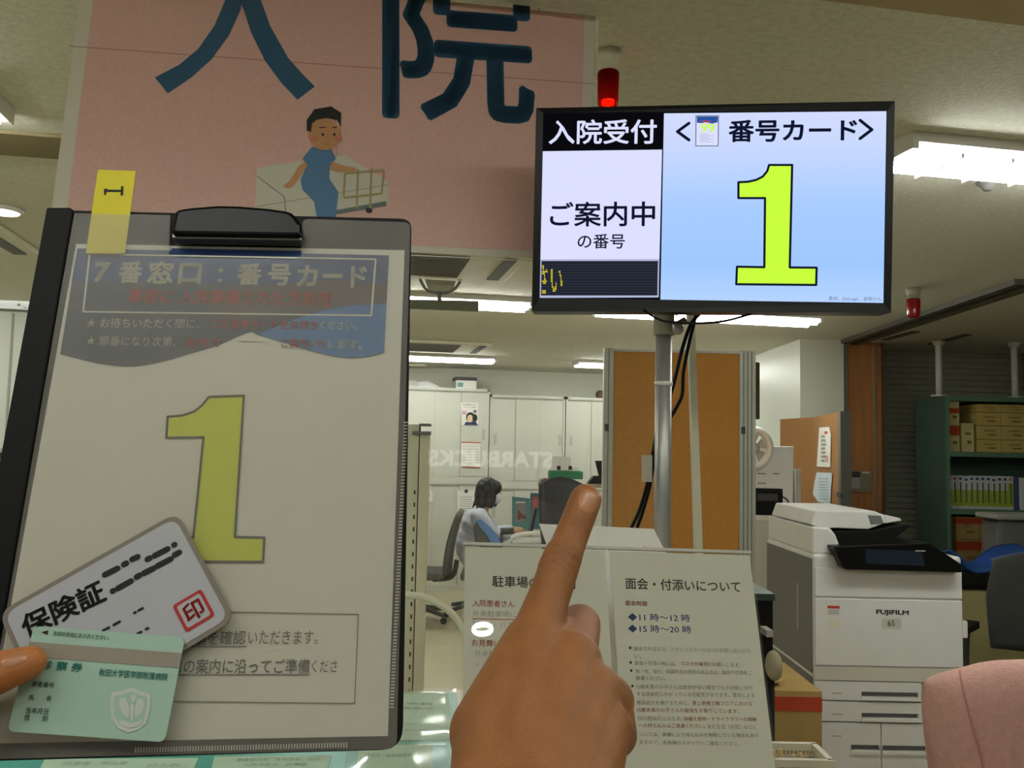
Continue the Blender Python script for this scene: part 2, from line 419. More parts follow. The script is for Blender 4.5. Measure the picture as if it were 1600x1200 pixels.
for x in (-3.0, -1.5, 3.4): lamp(x, -2.6, 1.3, 'lobby ceiling lamp behind the viewer', group='lobby lamps behind the viewer')
# small downlights at the back
def disc(px, py, r, label):
    P = onZ(px, py, CEIL)
    t = thing('downlight', label, 'downlight', (P.x, P.y, CEIL-.02))
    MB().lathe((P.x, P.y, CEIL-.015), (0, 0, 1), [(r, 0), (r*1.15, .014)], m_white, 24).build('rim', t)
    MB().lathe((P.x, P.y, CEIL-.018), (0, 0, 1), [(r*.86, 0), (r*.9, .004)], emit('downlight_glow', (1, .97, .85), 1.4, lin=True), 24).build('lens', t)
disc(718, 579, .10, 'small round downlight at the back above the tall cabinet')
disc(4, 326, .07, 'small round downlight at the far left edge')
P = onZ(650, 570, CEIL)
tag(MB().box(W0, P.x-.30, P.x+.10, P.y-.06, P.y+.06, CEIL-.02, CEIL-.001, mat('emergency_plate', (214, 196, 178), .6)).build('ceiling_plate'), 'small pale plate on the ceiling beside the round downlight', 'ceiling plate')
# ceiling air conditioners
def aircon(px0, py0, px1, py1, label, w=.9, d=.55):
    """right-front corner at pixel"""
    P = onZ(px1, (py0+py1)/2, CEIL); x1 = P.x; y = P.y
    t = thing('ceiling_air_conditioner', label, 'air conditioner', (x1-w/2, y, CEIL-.03))
    MB().box(W0, x1-w, x1, y-d/2, y+d/2, CEIL-.03, CEIL-.001, m_cream).build('panel', t, bevel=.01)
    g = MB(); m_g = mat('grille_grey', (112, 112, 102), .6)
    g.box(W0, x1-w+.12, x1-.27, y-d/2+.05, y+d/2-.06, CEIL-.034, CEIL-.028, m_g)
    for k in range(14):
        yy = y-d/2+.06+k*(d-.14)/14; g.box(W0, x1-w+.12, x1-.27, yy, yy+.012, CEIL-.04, CEIL-.032, m_grey)
    g.build('grille', t)
    v = MB(); v.box(W0, x1-.11, x1-.05, y-d/2+.04, y+d/2-.06, CEIL-.036, CEIL-.028, m_dark); v.build('outlet', t)
    return t
aircon(640, 396, 808, 432, 'ceiling air conditioner with a wide grey grille just under the hanging sign board', w=1.15, d=.62)
aircon(640, 532, 760, 552, 'far ceiling air conditioner with a beige panel behind the second lamp row', w=1.2, d=.7)
aircon(-60, 356, 36, 388, 'corner of a ceiling air conditioner at the far left edge', w=.9, d=.55)
# sprinkler head
P = onZ(1542, 284, CEIL)
tag(MB().lathe((P.x, P.y, CEIL-.03), (0, 0, 1), [(.012, 0), (.02, .012), (.03, .02), (.034, .03)], m_grey, 20).build('sprinkler_head'), 'tiny grey sprinkler head on the ceiling at the right', 'sprinkler')
# hanging sign seen from behind, on a curved bracket
t0 = onZ(672, 434, CEIL); yb = t0.y
def hb(px, py): return onY(px, py, yb)
t = thing('hanging_direction_sign', 'dark grey-green sign plate hanging on a bracket under the air conditioner', 'hanging sign', hb(700, 480))
p = MB(); c = [hb(x, y) for x, y in ((560, 466), (748, 470), (748, 486), (560, 478))]; p.prism(c, (0, .03, 0), mat('sign_back', (118, 118, 98), .6)); p.build('plate', t)
br = MB(); br.tube(spline([hb(656, 436), hb(660, 444), hb(668, 454), hb(684, 458), hb(700, 457), hb(712, 450), hb(719, 440)]), .008, m_grey, 8); br.build('bracket', t)
for x, y in ((657, 434), (719, 438)): MB().lathe(hb(x, y), (0, 0, 1), [(.014, 0), (.014, CEIL-hb(x, y).z-.002)], m_grey, 12).build('hook', t)
st = MB(); st.tube([hb(686, 456), hb(687, 470)], .012, m_grey, 8); st.build('stem', t)
pl = MB(); c = [hb(x, y) for x, y in ((664, 436), (712, 439), (708, 456), (670, 456))]; pl.prism(c, (0, .012, 0), mat('bracket_plate', (180, 180, 162), .6)); pl.build('mounting_plate', t)
# beacon lamps
m_redgl = sheet('red_beacon_glass', (120, 4, 2), .70, .12, .25, (.8, .02, .01))
def beacon(px, py, sc_, label, on, sr=1.0):
    P = onZ(px, py, CEIL); R = sc_*sr
    t = thing('warning_beacon', label, 'beacon lamp', (P.x, P.y, CEIL-.2*sc_))
    b = MB(); b.lathe((P.x, P.y, CEIL-.075*sc_), (0, 0, 1), [(.040*R, 0), (.042*R, .012*sc_), (.042*R, .02*sc_), (.039*R, .022*sc_), (.042*R, .026*sc_), (.046*R, .05*sc_), (.05*R, .074*sc_)], m_cream if on else mat('beacon_base_grey', (170, 168, 150), .5), 28); b.build('base', t)
    d = MB(); d.lathe((P.x, P.y, CEIL-.20*sc_), (0, 0, 1), [(.001, -.004), (.030*R, -.002), (.038*R, .006*sc_), (.041*R, .02*sc_), (.044*R, .118*sc_), (.041*R, .125*sc_)], m_redgl if on else mat('red_beacon_dark', (150, 14, 10), .2), 32); d.build('dome', t)
    i = MB(); i.lathe((P.x, P.y, CEIL-.10*sc_), (0, 0, 1), [(.03*R, 0), (.03*R, .024*sc_)], m_blackm, 20); i.build('socket', t)
    if on:
        g = MB(); g.lathe((P.x, P.y, CEIL-.192*sc_), (0, 0, 1), [(.004, 0), (.026*R, .004*sc_), (.026*R, .016*sc_), (.004, .022*sc_)], emit('beacon_bulb', (1, .16, .02), 5.0, lin=True), 18); g.build('bulb', t)
beacon(951, 80, .66, 'red warning beacon on the ceiling above the left top corner of the monitor', True, .86)
beacon(1427, 450, .8, 'small red beacon on the ceiling to the right of the monitor', False)

# ------------------------------------------------------------------ back cabinets
m_gap = mat('door_gap', (150, 150, 136), .7)
def cabinet(px0, px1, y, ztop, zmid, doors, label, lowlabel):
    x0 = onY(px0, 700, y).x; x1 = onY(px1, 700, y).x
    for (za, zb, lab) in ((zmid, ztop, label), (0.0, zmid, lowlabel)):
        t = thing('steel_cabinet', lab, 'cabinet', ((x0+x1)/2, y+.2, za))
        b = MB(); b.box(W0, x0, x1, y+.012, y+.40, za, zb, m_cab)
        b.box(W0, x0, x1, y-.004, y+.012, zb-.028, zb, m_cab).box(W0, x0, x1, y-.004, y+.012, za, za+(.05 if za > .5 else .06), m_cab)
        b.box(W0, x0, x0+.02, y-.004, y+.012, za, zb, m_cab).box(W0, x1-.02, x1, y-.004, y+.012, za, zb, m_cab)
        b.build('body', t)
        MB().box(W0, x0+.02, x1-.02, y-.002, y+.02, zb-.046, zb-.030, m_gap).build('top_gap_shade', t)  # darker strip painting the shadow gap above the doors
        n = doors; w = (x1-x0-.04)/n
        for k in range(n):
            yo = .002 if k % 2 else .008
            d = MB().box(W0, x0+.02+k*w-.004, x0+.02+(k+1)*w+.0, y+yo, y+yo+.012, za+.06, zb-.035, m_cab).build('door', t)
            MB().box(W0, x0+.02+k*w-.004, x0+.02+k*w+.003, y+yo-.001, y+yo, za+.06, zb-.035, m_gap).build('edge_gap', d)
            if k in (0, n-1):
                hx = x0+.02+k*w+(.03 if k == 0 else w-.05)
                zz = (za+zb)/2-.05 if za > .5 else zb-.35
                MB().box(W0, hx, hx+.03, y+yo-.004, y+yo, zz, zz+.12, m_lgrey).build('handle', d)
    return x0, x1
yc = 9.62
zt1 = onY(700, 606, yc).z; zt2 = onY(850, 619, yc).z; zm1 = onY(700, 752, yc).z; zm2 = onY(850, 760, yc).z
cabinet(590, 763, yc, zt1, zm1, 4, 'upper white steel cabinet with poster and calendar on its sliding doors', 'lower white steel cabinet under the cabinet with the poster')
cabinet(764.5, 882, yc, zt2, zm2, 3, 'upper white sliding-door cabinet in the middle of the back wall', 'lower white cabinet behind the seated woman')
cabinet(883.5, 1000, yc, zt2, zm2, 3, 'upper white sliding-door cabinet next to the orange partition', 'lower white cabinet next to the orange partition')
# posters on the doors
SB = Surf((0, yc-.006, 0), (1, 0, 0), (0, 0, 1))
q = MB(); q.ppoly(SB, [(720, 629), (747, 629), (748, 664), (721, 665)], m_paper, .002, .002)
m_ink = mat('black_ink', (34, 33, 32), .8); m_navy = mat('navy_ink', (44, 52, 96), .8); m_pink = mat('pink_ink', (212, 160, 190), .8); m_skin2 = mat('printed_skin', (226, 200, 160), .8)
q.text(SB, 'のお知らせ', 723, 632, 744, 632.5, 2.6, m_ink, .003, .01)
q.text(SB, 'マスクを着用', 724, 636, 744, 636.5, 2, m_ink, .003, 0)
q.ppoly(SB, [(722, 642), (729, 642), (729, 648), (722, 648)], m_pink, .003)
def circ(cx, cy, rx, ry, n=16): return [(cx+rx*math.cos(2*math.pi*k/n), cy+ry*math.sin(2*math.pi*k/n)) for k in range(n)]
q.ppoly(SB, circ(735, 652, 7, 8), m_ink, .003); q.ppoly(SB, circ(734.5, 654, 4.6, 6), m_skin2, .0035)
q.ppoly(SB, circ(742, 653, 4, 6), m_ink, .004); q.ppoly(SB, circ(742, 643, 3, 3), m_grey, .003)
q.ppoly(SB, [(725, 664), (728, 659), (735, 660), (742, 658), (747, 664)], m_navy, .0045)
tag(q.build('poster'), 'white poster with a masked couple drawn on the upper cabinet door', 'poster')
q = MB(); q.ppoly(SB, [(721, 690), (751, 691), (750, 731), (721, 730)], m_paper, .002, .002)
m_red = mat('red_ink', (196, 62, 52), .8); m_greyi = mat('grey_ink', (150, 150, 142), .8); m_bluei = mat('blue_ink', (54, 96, 168), .8)
q.ppoly(SB, [(721, 690), (751, 691), (751, 692.5), (721, 691.7)], m_red, .003); q.ppoly(SB, [(721, 728.7), (750, 729.6), (750, 731), (721, 730)], m_red, .003)
for r in range(7):
    for c in range(8):
        x = 724+c*3.2; y = 697+r*4.3; q.ppoly(SB, [(x, y), (x+1.5, y), (x+1.5, y+1), (x, y+1)], m_greyi, .003)
tag(q.build('calendar'), 'wall calendar with red top and bottom bands on the cabinet door', 'calendar')
q = MB(); q.ppoly(SB, [(714, 766), (745, 767), (744, 812), (715, 811)], m_paper, .004, .002)
for r in range(9): q.ppoly(SB, [(718, 776+r*3.6), (738, 776.3+r*3.6), (738, 777+r*3.6), (718, 776.7+r*3.6)], m_greyi, .005)
q.ppoly(SB, [(726, 765), (731, 765), (731, 770), (726, 770)], m_dark, .008, .006)
tag(q.build('pinned_notice'), 'white sheet under a dark magnet on the lower cabinet behind the woman', 'notice')
q = MB(); q.ppoly(SB, [(667, 766), (676, 766), (676, 784), (667, 783)], m_paper, .004, .002)
q.ppoly(SB, [(668, 768), (671, 768), (671, 775), (668, 775)], m_red, .005)
tag(q.build('pinned_leaflet'), 'small leaflet with a red mark beside the beige steel post', 'leaflet')
# things on top of the cabinets
t = thing('label_printer', 'small white machine with dark lid on top of the tall white cabinet', 'printer', onY(728, 605, yc+.15))
pb = onY(712, 605, yc+.12); pe = onY(744, 605, yc+.12); h = onY(728, 594, yc+.12).z-zt1
MB().box(W0, pb.x, pe.x, yc+.1, yc+.34, zt1, zt1+h*.95, m_white).box(W0, pb.x+.02, pb.x+.08, yc+.097, yc+.1, zt1+.02, zt1+.07, mat('pale_teal', (120, 170, 160), .6)).build('body', t, bevel=.006)
MB().box(W0, pb.x-.01, pe.x+.01, yc+.12, yc+.36, zt1+h*.95, zt1+h*1.35, m_dark).build('lid', t, bevel=.01)
bag = MB(); b0 = onY(618, 606, yc+.1).x; b1 = onY(690, 606, yc+.1).x
rnd = random.Random(4); hs = [[rnd.uniform(.4, 1) for _ in range(10)] for _ in range(7)]
def bagf(a, b):
    e = min(1, 4*a*(1-a)*1.2)*min(1, 4*b*(1-b)*1.5)
    i = a*9; j = b*6; i0 = min(8, int(i)); j0 = min(5, int(j)); fa = i-i0; fb = j-j0
    hh = (hs[j0][i0]*(1-fa)+hs[j0][i0+1]*fa)*(1-fb)+(hs[j0+1][i0]*(1-fa)+hs[j0+1][i0+1]*fa)*fb
    return V3((b0+(b1-b0)*a, yc+.03+.3*b, zt1+.004+.085*e*hh))
bag.grid(bagf, 27, 18, mat('white_bag', (232, 232, 232), .35)); bag.build('plastic_bag', solid=.002)
o = bpy.data.objects['plastic_bag']; tag(o, 'crumpled white plastic bag on top of the tall cabinet', 'plastic bag')
P = onY(938, 622, yc+.1)
tag(MB().lathe((P.x, P.y, zt2), (0, 0, 1), [(.05, 0), (.055, .06), (.03, .09)], mat('brown_pot', (92, 74, 54), .6), 18).build('small_pot'), 'small brown pot on the cabinet top beside the orange partition', 'pot')
# ================================================================== orange office partition
def front_surf(px, d, z=0.0):
    """camera-facing upright plane through the pixel column at depth d; u measured from that column, v = height"""
    P = at(px, 702+.02*(px-800), d); return Surf((P.x, P.y, z), R0, (0, 0, 1))
SP = front_surf(942, 4.95)
u1 = SP.uv(1180, 700)[0]; zt = SP.uv(1000, 546)[1]
a0 = SP.uv(957, 700)[0]; a1 = SP.uv(1155, 700)[0]
t = thing('office_partition', 'orange fabric office partition with aluminium posts behind the monitor pole', 'partition', SP.pt(u1/2, 0))
m_or = mat('orange_fabric', (200, 140, 66), .85, var=.06, scale=40, bump=.1, bscale=400)
MB().sbox(SP, a0, a1, .04, zt-.012, -.03, 0, m_or).build('fabric_panel', t)
MB().sbox(SP, a0-.004, a1, zt-.014, zt, -.034, .006, m_alu).build('top_rail', t)
for (x0, x1, n) in ((0, a0, 2), (a1, u1, 4)):
    b = MB(); b.sbox(SP, x0, x1, 0, zt+.004, -.045, .01, m_alu)
    for k in range(1, n): x = x0+(x1-x0)*k/n; b.sbox(SP, x-.003, x+.003, 0, zt, .01, .0115, m_grey)
    zc_ = SP.uv(942, 668)[1]; b.sbox(SP, x0+.008, x0+.03, zc_-.02, zc_+.02, .01, .016, m_dark)
    b.build('post', t)
# dark poster strip seen between the partition and the white wall
SS = front_surf(1180, 5.6)
tag(MB().ppoly(SS, [(1179, 565), (1187, 567), (1187, 655), (1179, 655)], mat('dark_olive', (52, 48, 34), .8), 0, .01).build('dark_banner'), 'narrow dark banner seen between the orange partition and the white wall', 'banner')

# ================================================================== multifunction copier
SC = front_surf(1270, 3.45); g = SC.uv
def cz(py, px=1390): return g(px, py)[1]
def cx(px, py=950): return g(px, py)[0]
m_cop = mat('copier_white', (226, 226, 223), .42, var=.02)
m_copl = mat('copier_warm', (208, 204, 190), .45, var=.02)
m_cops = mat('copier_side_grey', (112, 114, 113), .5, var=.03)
W = cx(1504); D = .62
lab = 'white multifunction copier with black control panel and paper drawers'
t = thing('copier', lab, 'copier', SC.pt(W/2, 0, -D/2))
z_seam0 = cz(935); z_top = cz(893); z_low = cz(1064); z_strip = cz(1042); z_d1 = cz(1096); z_d2 = cz(1129)
ZT = cz(868)                                            # top of the body at the front
b = MB(); b.sbox(SC, 0, W, z_low, ZT, -D, 0, m_cop); b.build('body', t, bevel=.012)
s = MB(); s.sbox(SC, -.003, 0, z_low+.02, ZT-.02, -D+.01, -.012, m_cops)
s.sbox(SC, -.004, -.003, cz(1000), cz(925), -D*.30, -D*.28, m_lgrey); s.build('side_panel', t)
fd = MB(); fd.sbox(SC, .004, W-.004, z_strip+.002, z_seam0-.003, 0, .008, m_cop); fd.build('front_door', t, bevel=.004)
MB().sbox(SC, .004, W-.004, z_seam0+.003, z_top+.01, 0, .008, m_cop).build('top_cover', t, bevel=.004)
MB().sbox(SC, 0, W-.002, z_low, z_strip-.002, -.01, .006, m_copl).build('trim_strip', t)
# lettering and stickers
L_ = MB(); dn = .0086
L_.text(SC, 'FUJIFILM', cx and 1369, 957, 1420, 958.5, 9.5, mat('logo_grey', (58, 58, 58), .6), dn, .045)
L_.build('logo', t)
L_ = MB(); L_.ppoly(SC, [(1378, 966), (1408, 967), (1408, 983), (1378, 982)], mat('sticker_pale', (206, 206, 190), .6), dn); L_.text(SC, '65', 1387, 973.5, 1398, 974, 9, m_greyi if False else mat('grey_ink_d', (96, 96, 92), .8), dn+.0006, .01); L_.build('number_sticker', t)
L_ = MB(); L_.ppoly(SC, [(1293, 946), (1312, 946.5), (1312, 962), (1293, 961)], mat('sticker_white', (214, 214, 208), .6), dn); L_.ppoly(SC, [(1293, 946.3), (1312, 946.8), (1312, 951), (1293, 950.5)], m_red, dn+.0005)
for r in range(3): L_.ppoly(SC, [(1295, 953+r*2.6), (1310, 953.3+r*2.6), (1310, 954.3+r*2.6), (1295, 954+r*2.6)], m_greyi, dn+.0005)
L_.build('warning_sticker', t)
L_ = MB(); L_.ppoly(SC, [(1296, 966), (1312, 966.3), (1312, 980), (1296, 979.6)], mat('sticker_cream', (226, 222, 200), .6), dn); L_.build('small_sticker', t)
# drawers
def drawer(px0, px1, za, zb, hx0, hx1, hz0, hz1, nm='drawer'):
    x0 = cx(px0, 1100); x1 = cx(px1, 1100)
    h0 = cx(hx0, 1090); h1 = cx(hx1, 1090)
    d = MB()
    for (xa, xb, va, vb) in ((x0, h0, za, zb), (h1, x1, za, zb), (h0, h1, za, hz0), (h0, h1, hz1, zb)):
        d.sbox(SC, xa, xb, va, vb, -.01, .006, m_cop)
    d.sbox(SC, h0, h1, hz0, hz1, -.05, -.03, m_lgrey)
    o = d.build(nm, t)
    gm = MB(); gm.hexa([SC.pt(u, v, n) for (v, n) in ((hz0, 0), (hz0+.012, 0)) for (u, n) in ((h0, -.02), (h1, -.02), (h1, .012), (h0, .012))], m_white); gm.build('handle', o)
    return o
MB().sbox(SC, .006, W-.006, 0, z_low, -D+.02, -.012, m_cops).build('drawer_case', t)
drawer(1272, 1504, z_d1+.003, z_low-.004, 1345, 1434, cz(1094), cz(1081))
drawer(1272, 1504, z_d2+.003, z_d1-.003, 1345, 1434, cz(1127), cz(1114))
zb_ = .08
drawer(1272, 1374.5, zb_, z_d2-.003, 1328, 1373, cz(1178), cz(1164))
drawer(1376, 1504, zb_, z_d2-.003, 1377, 1452, cz(1178), cz(1164))
nm = MB()
for (x, y) in ((1308, 1083), (1308, 1116), (1307, 1150), (1470, 1151)):
    nm.line(SC, (x-8, y), (x+8, y+.3), .003, m_greyi, .0066)
nm.build('drawer_mark', t)
# scanner bed and document feeder
sb = MB(); z0 = ZT; z1 = cz(846)
pz = [(0, z0), (W*.21, z0), (W*.16, z1+.02), (W*.125, z1+.045), (-.0, z1+.05)]
sb.prism([SC.pt(x, z, -.012) for x, z in pz], -SC.N*(D-.03), m_cop)
sb.build('scanner_bed', t, bevel=.008)
zA = z1+.05; zB = cz(800, 1330)
def adfx(px, py): return g(px, py)
ad = MB()
fr_ = [(0, zA+.006), (cx(1297, 850), zA-.012), (cx(1300, 850), cz(828)), (cx(1362, 828), cz(829)), (cx(1390, 826), cz(818)), (cx(1386, 800), cz(806)), (cx(1372, 797), cz(800)), (.02, zB+.0)]
ad.prism([SC.pt(x, z, -.03) for x, z in fr_], -SC.N*(D-.10), m_cop); ad.build('document_feeder', t, bevel=.014)
ins = MB(); ins.ppoly(SC.off(-.029), [(1356, 805), (1376, 806), (1381, 818), (1361, 819)], m_cops, .001, .002); ins.build('feeder_inset', t)
tr = MB(); trp = [(cx(1388, 800), cz(805)), (cx(1416, 806), cz(811)), (cx(1418, 812), cz(815)), (cx(1392, 818), cz(820))]
tr.prism([SC.pt(x, z, -.05) for x, z in trp], -SC.N*.36, m_cop); tr.build('paper_tray', t, bevel=.004)
dk = MB(); dp_ = [(1293, 830), (1362, 829), (1420, 818), (1424, 822), (1400, 840), (1450, 850), (1450, 858), (1310, 856)]
dk.prism([SC.px(x, y, -.02) for x, y in dp_], -SC.N*.40, m_blackm); dk.build('output_tray', t, bevel=.004)
cp = MB(); cpp = [(1302, 854), (1452, 848), (1503, 882), (1503, 895), (1322, 890), (1317, 886)]
cp.prism([SC.px(x, y, .055) for x, y in cpp], -SC.N*.10, m_black); o = cp.build('control_panel', t, bevel=.004)
ds = MB(); ds.ppoly(SC.off(.055), [(1352, 858), (1440, 861), (1445, 884), (1353, 881)], mat('panel_screen', (34, 44, 58), .15), .001, .002); ds.build('touch_screen', o)
lm = MB(); lm.line(SC.off(.055), (1430, 860.5), (1446, 861), .004, m_lgrey, .002); lm.build('panel_mark', o)
sw_ = MB(); sw_.sbox(SC, W, W+.03, cz(999, 1504), cz(972, 1504), -.2, -.02, m_white); sw_.build('side_tray_latch', t, bevel=.004)

# ================================================================== low steel cabinet, white computer and ring fan behind the copier
SI = front_surf(1180, 5.35); gi = SI.uv
zc0 = gi(1220, 800)[1]
t = thing('side_cabinet', 'low white cabinet standing behind the copier under the white computer', 'cabinet', SI.pt(.2, 0, -.3))
sx1 = gi(1264, 800)[0]; MB().sbox(SI, -.25, sx1, 0, zc0-.04, -.45, .16, m_cab).build('body', t); MB().sbox(SI, -.26, sx1+.005, zc0-.04, zc0-.012, -.46, .17, m_white).build('top', t)
x1 = gi(1248, 700)[0]; zt_ = gi(1230, 697)[1]; zb2 = gi(1240, 792)[1]
t = thing('desktop_computer', 'white all-in-one computer seen from behind on the cabinet by the cork screens', 'computer', SI.pt(x1-.25, zc0-.012, -.12))
b = MB(); b.prism([SI.pt(u, v, -.09) for u, v in ((x1-.52, zb2+.03), (x1-.005, zb2), (x1, zt_), (x1-.52, zt_-.005))], -SI.N*.028, m_white); b.build('display', t, bevel=.006)
mk = MB(); SI2 = SI.off(-.0895)
for (xa, ya, xb, yb) in ((1208, 740, 1218, 740.4), (1184, 740, 1197, 740.3), (1184, 755, 1197, 755.2)): MB().line(SI2, (xa, ya), (xb, yb), .008, m_greyi, .0006).build('label_mark', t)
f = MB(); f.prism([SI.pt(x1-.14+dx, zc0-.012+h, -.10) for dx, h in ((-.03, 0), (.10, 0), (.05, .13), (-.02, .13))], -SI.N*.012, m_lgrey); f.build('stand', t)
f = MB(); f.tube(spline([SI.pt(x1-.08, zb2+.06, -.085), SI.pt(x1-.04, zb2+.03, -.08), SI.pt(x1-.045, zc0, -.075)]), .005, m_dark, 6); f.build('cable', t)
t = thing('label_machine', 'small black machine in front of the white computer beside the partition', 'label machine', SI.pt(.03, zc0-.012, .03))
zz0 = gi(1200, 786)[1]; zz1 = gi(1200, 762)[1]; xx = gi(1212, 770)[0]
MB().sbox(SI, xx-.20, xx, zc0-.012, zz1, .07, .14, m_black).sbox(SI, xx-.15, xx-.03, zz0+.02, zz1-.03, .14, .142, m_dark).build('body', t, bevel=.006)
# ring fan
c = SI.px(1178, 700, -.02); t = thing('table_fan', 'round white ring fan half hidden behind the orange partition edge', 'fan', SI.pt(gi(1178, 700)[0], zc0-.012, -.02))
R_ = (gi(1207, 700)[0]-gi(1178, 700)[0])
rg = MB()
def ringf(a, b):
    th = 2*math.pi*a; ph = 2*math.pi*b; r = R_*.86+.022*math.cos(ph)
    return c + SI.U*(r*math.cos(th)) + SI.V*(r*1.12*math.sin(th)) + SI.N*(.035*math.sin(ph))
rg.grid(ringf, 40, 12, m_white); rg.build('ring', t)
hub = MB(); hub.lathe(c-SI.N*.02, SI.N, [(.03, 0), (.035, .02), (.02, .045)], m_lgrey, 20)
hub.build('hub', t)
for k in range(5):
    an = 2*math.pi*k/5; q1 = MB(); d1 = SI.U*math.cos(an)+SI.V*math.sin(an); d2 = SI.U*math.cos(an+.9)+SI.V*math.sin(an+.9)
    q1.add([c+d1*.03, c+d1*R_*.75+SI.N*.01, c+d2*R_*.7-SI.N*.01, c+d2*.03], [(0, 1, 2, 3)], m_lgrey); q1.build('blade', t, solid=.003)
ft = MB(); ft.tube([c-SI.V*R_*.95, SI.pt(gi(1178, 700)[0], zc0-.012, -.02)], .015, m_white, 12); ft.lathe(SI.pt(gi(1178, 700)[0], zc0-.012, -.02), (0, 0, 1), [(.07, 0), (.06, .02)], m_white, 20); ft.build('stand', t)
# grey computer tower
tag(MB().sbox(SI, gi(1249, 750)[0], gi(1262, 750)[0]+.02, zc0-.012, gi(1256, 735)[1], -.5, -.2, m_grey).sbox(SI, gi(1257, 750)[0], gi(1262, 750)[0]+.02, zc0, gi(1256, 735)[1]+.004, -.19, -.18, m_lgrey).build('computer_tower', bevel=.004), 'slim grey computer tower between the white computer and the cork screens', 'computer tower')
# small dark teal-topped stand left of the copier
ST = front_surf(1180, 2.72); gs = ST.uv
t = thing('equipment_stand', 'dark stand with teal top tucked between the notice holder and the copier', 'stand', ST.pt(.0, 0, -.2))
za = gs(1200, 928)[1]
MB().sbox(ST, -.25, gs(1211, 930)[0], za-.02, za, -.24, 0, mat('dark_teal', (48, 74, 66), .4)).build('top', t)
MB().sbox(ST, -.24, gs(1209, 930)[0], .0, za-.02, -.23, -.01, m_blackm).build('body', t)
MB().sbox(ST, gs(1189, 980)[0], gs(1199, 980)[0], gs(1190, 989)[1], gs(1190, 979)[1], -.01, .06, m_lgrey).build('bracket', t)
# beige pad on a black stem
P = at(1209, 1040, 2.52)
t = thing('padded_armrest', 'small beige pad on a black stem between the notice holder and the copier', 'armrest', (P.x, P.y, 0))
b = MB(); ellipsoid(b, P, R0*.022, V3((0, 0, 1))*.042, F0*.042, mat('beige_pad', (168, 158, 130), .7)); b.build('pad', t)
MB().tube([P-V3((0, 0, .04))-R0*.01, V3((P.x, P.y, .02))-R0*.01], .012, m_blackm, 10).lathe((P.x-.01, P.y, 0), (0, 0, 1), [(.12, 0), (.11, .02), (.02, .03)], m_blackm, 20).build('stem', t)
# cork screens
P1, P2, P3 = onZ(1219, 655, 1.80), onZ(1270, 652, 1.80), onZ(1313, 643, 1.80)
m_cork = mat('brown_screen', (150, 106, 56), .85, var=.06, scale=60)
t = thing('folding_screen', 'brown folding office screen with two papers pinned on it beside the wooden column', 'screen', V3((P2.x, P2.y, 0)))
b = MB(); wallbox(b, P1, P2, .05, 1.80, .03, m_cork); b.build('panel', t)
b = MB(); wallbox(b, P2, P3, .05, 1.80, .03, m_cork); b.build('panel', t)
f3 = Fr((P3.x, P3.y, 0), P3-P2)
b = MB(); b.box(f3, -.02, .05, -.01, .05, 0, 1.80, mat('post_grey', (84, 84, 76), .5)); zz = onZ and 1.25
b.box(f3, -.05, .06, -.015, -.0, 1.28, 1.31, m_dark); b.build('post', t)
N2 = V3((-(P3-P2).y, (P3-P2).x, 0)).normalized()
SK = Surf((P2.x, P2.y, 0), (P3-P2), (0, 0, 1))
q = MB(); q.ppoly(SK, [(1280, 668), (1295, 667), (1298, 680), (1297, 730), (1276, 729)], m_paper, .006, .002)
for r in range(7): q.ppoly(SK, [(1283, 680+r*6.3), (1289+(r % 3), 680+r*6.3), (1289+(r % 3), 684+r*6.3), (1283, 684+r*6.3)], m_greyi, .007)
q.ppoly(SK, [(1288, 674), (1293, 674), (1293, 678), (1288, 678)], m_red, .007); q.ppoly(SK, [(1290, 712), (1294, 712), (1294, 722), (1290, 722)], mat('pale_red', (214, 150, 140), .8), .007)
tag(q.build('pinned_sheet'), 'tall white sheet pinned at the top of the brown folding screen', 'paper')
q = MB(); q.ppoly(SK, [(1276, 738), (1300, 739), (1297, 788), (1278, 784), (1270, 772), (1272, 756)], mat('bluish_paper', (206, 220, 226), .7), .006, .002)
for r in range(8): q.ppoly(SK, [(1279, 747+r*4.5), (1294, 747.3+r*4.5), (1294, 749+r*4.5), (1279, 748.7+r*4.5)], mat('pale_blue_ink', (160, 184, 200), .8), .007)
tag(q.build('bluish_leaflet'), 'bluish leaflet with a curled edge low on the brown folding screen', 'leaflet')
# plate on the column
SW = Surf((cf.O.x, cf.O.y, 0), cf.X, (0, 0, 1))
t = thing('switch_plate', 'grey plate with a card and buttons on the wooden column', 'switch plate', SW.px(1345, 770, .01))
q = MB(); q.ppoly(SW, [(1328, 735), (1362, 736), (1362, 769), (1328, 768)], mat('plate_grey', (150, 136, 118), .5), .012, .012); q.build('plate', t)
q = MB(); q.ppoly(SW, [(1331, 739), (1344, 739), (1344, 763), (1331, 763)], m_lgrey, .014, .002); q.ppoly(SW, [(1331, 737), (1344, 737), (1344, 746), (1331, 746)], m_dark, .015, .001); q.build('card', t)
q = MB(); q.ppoly(SW, [(1348, 737), (1359, 737.5), (1359, 740), (1348, 739.5)], m_paper, .0135, .001); q.build('label_strip', t)

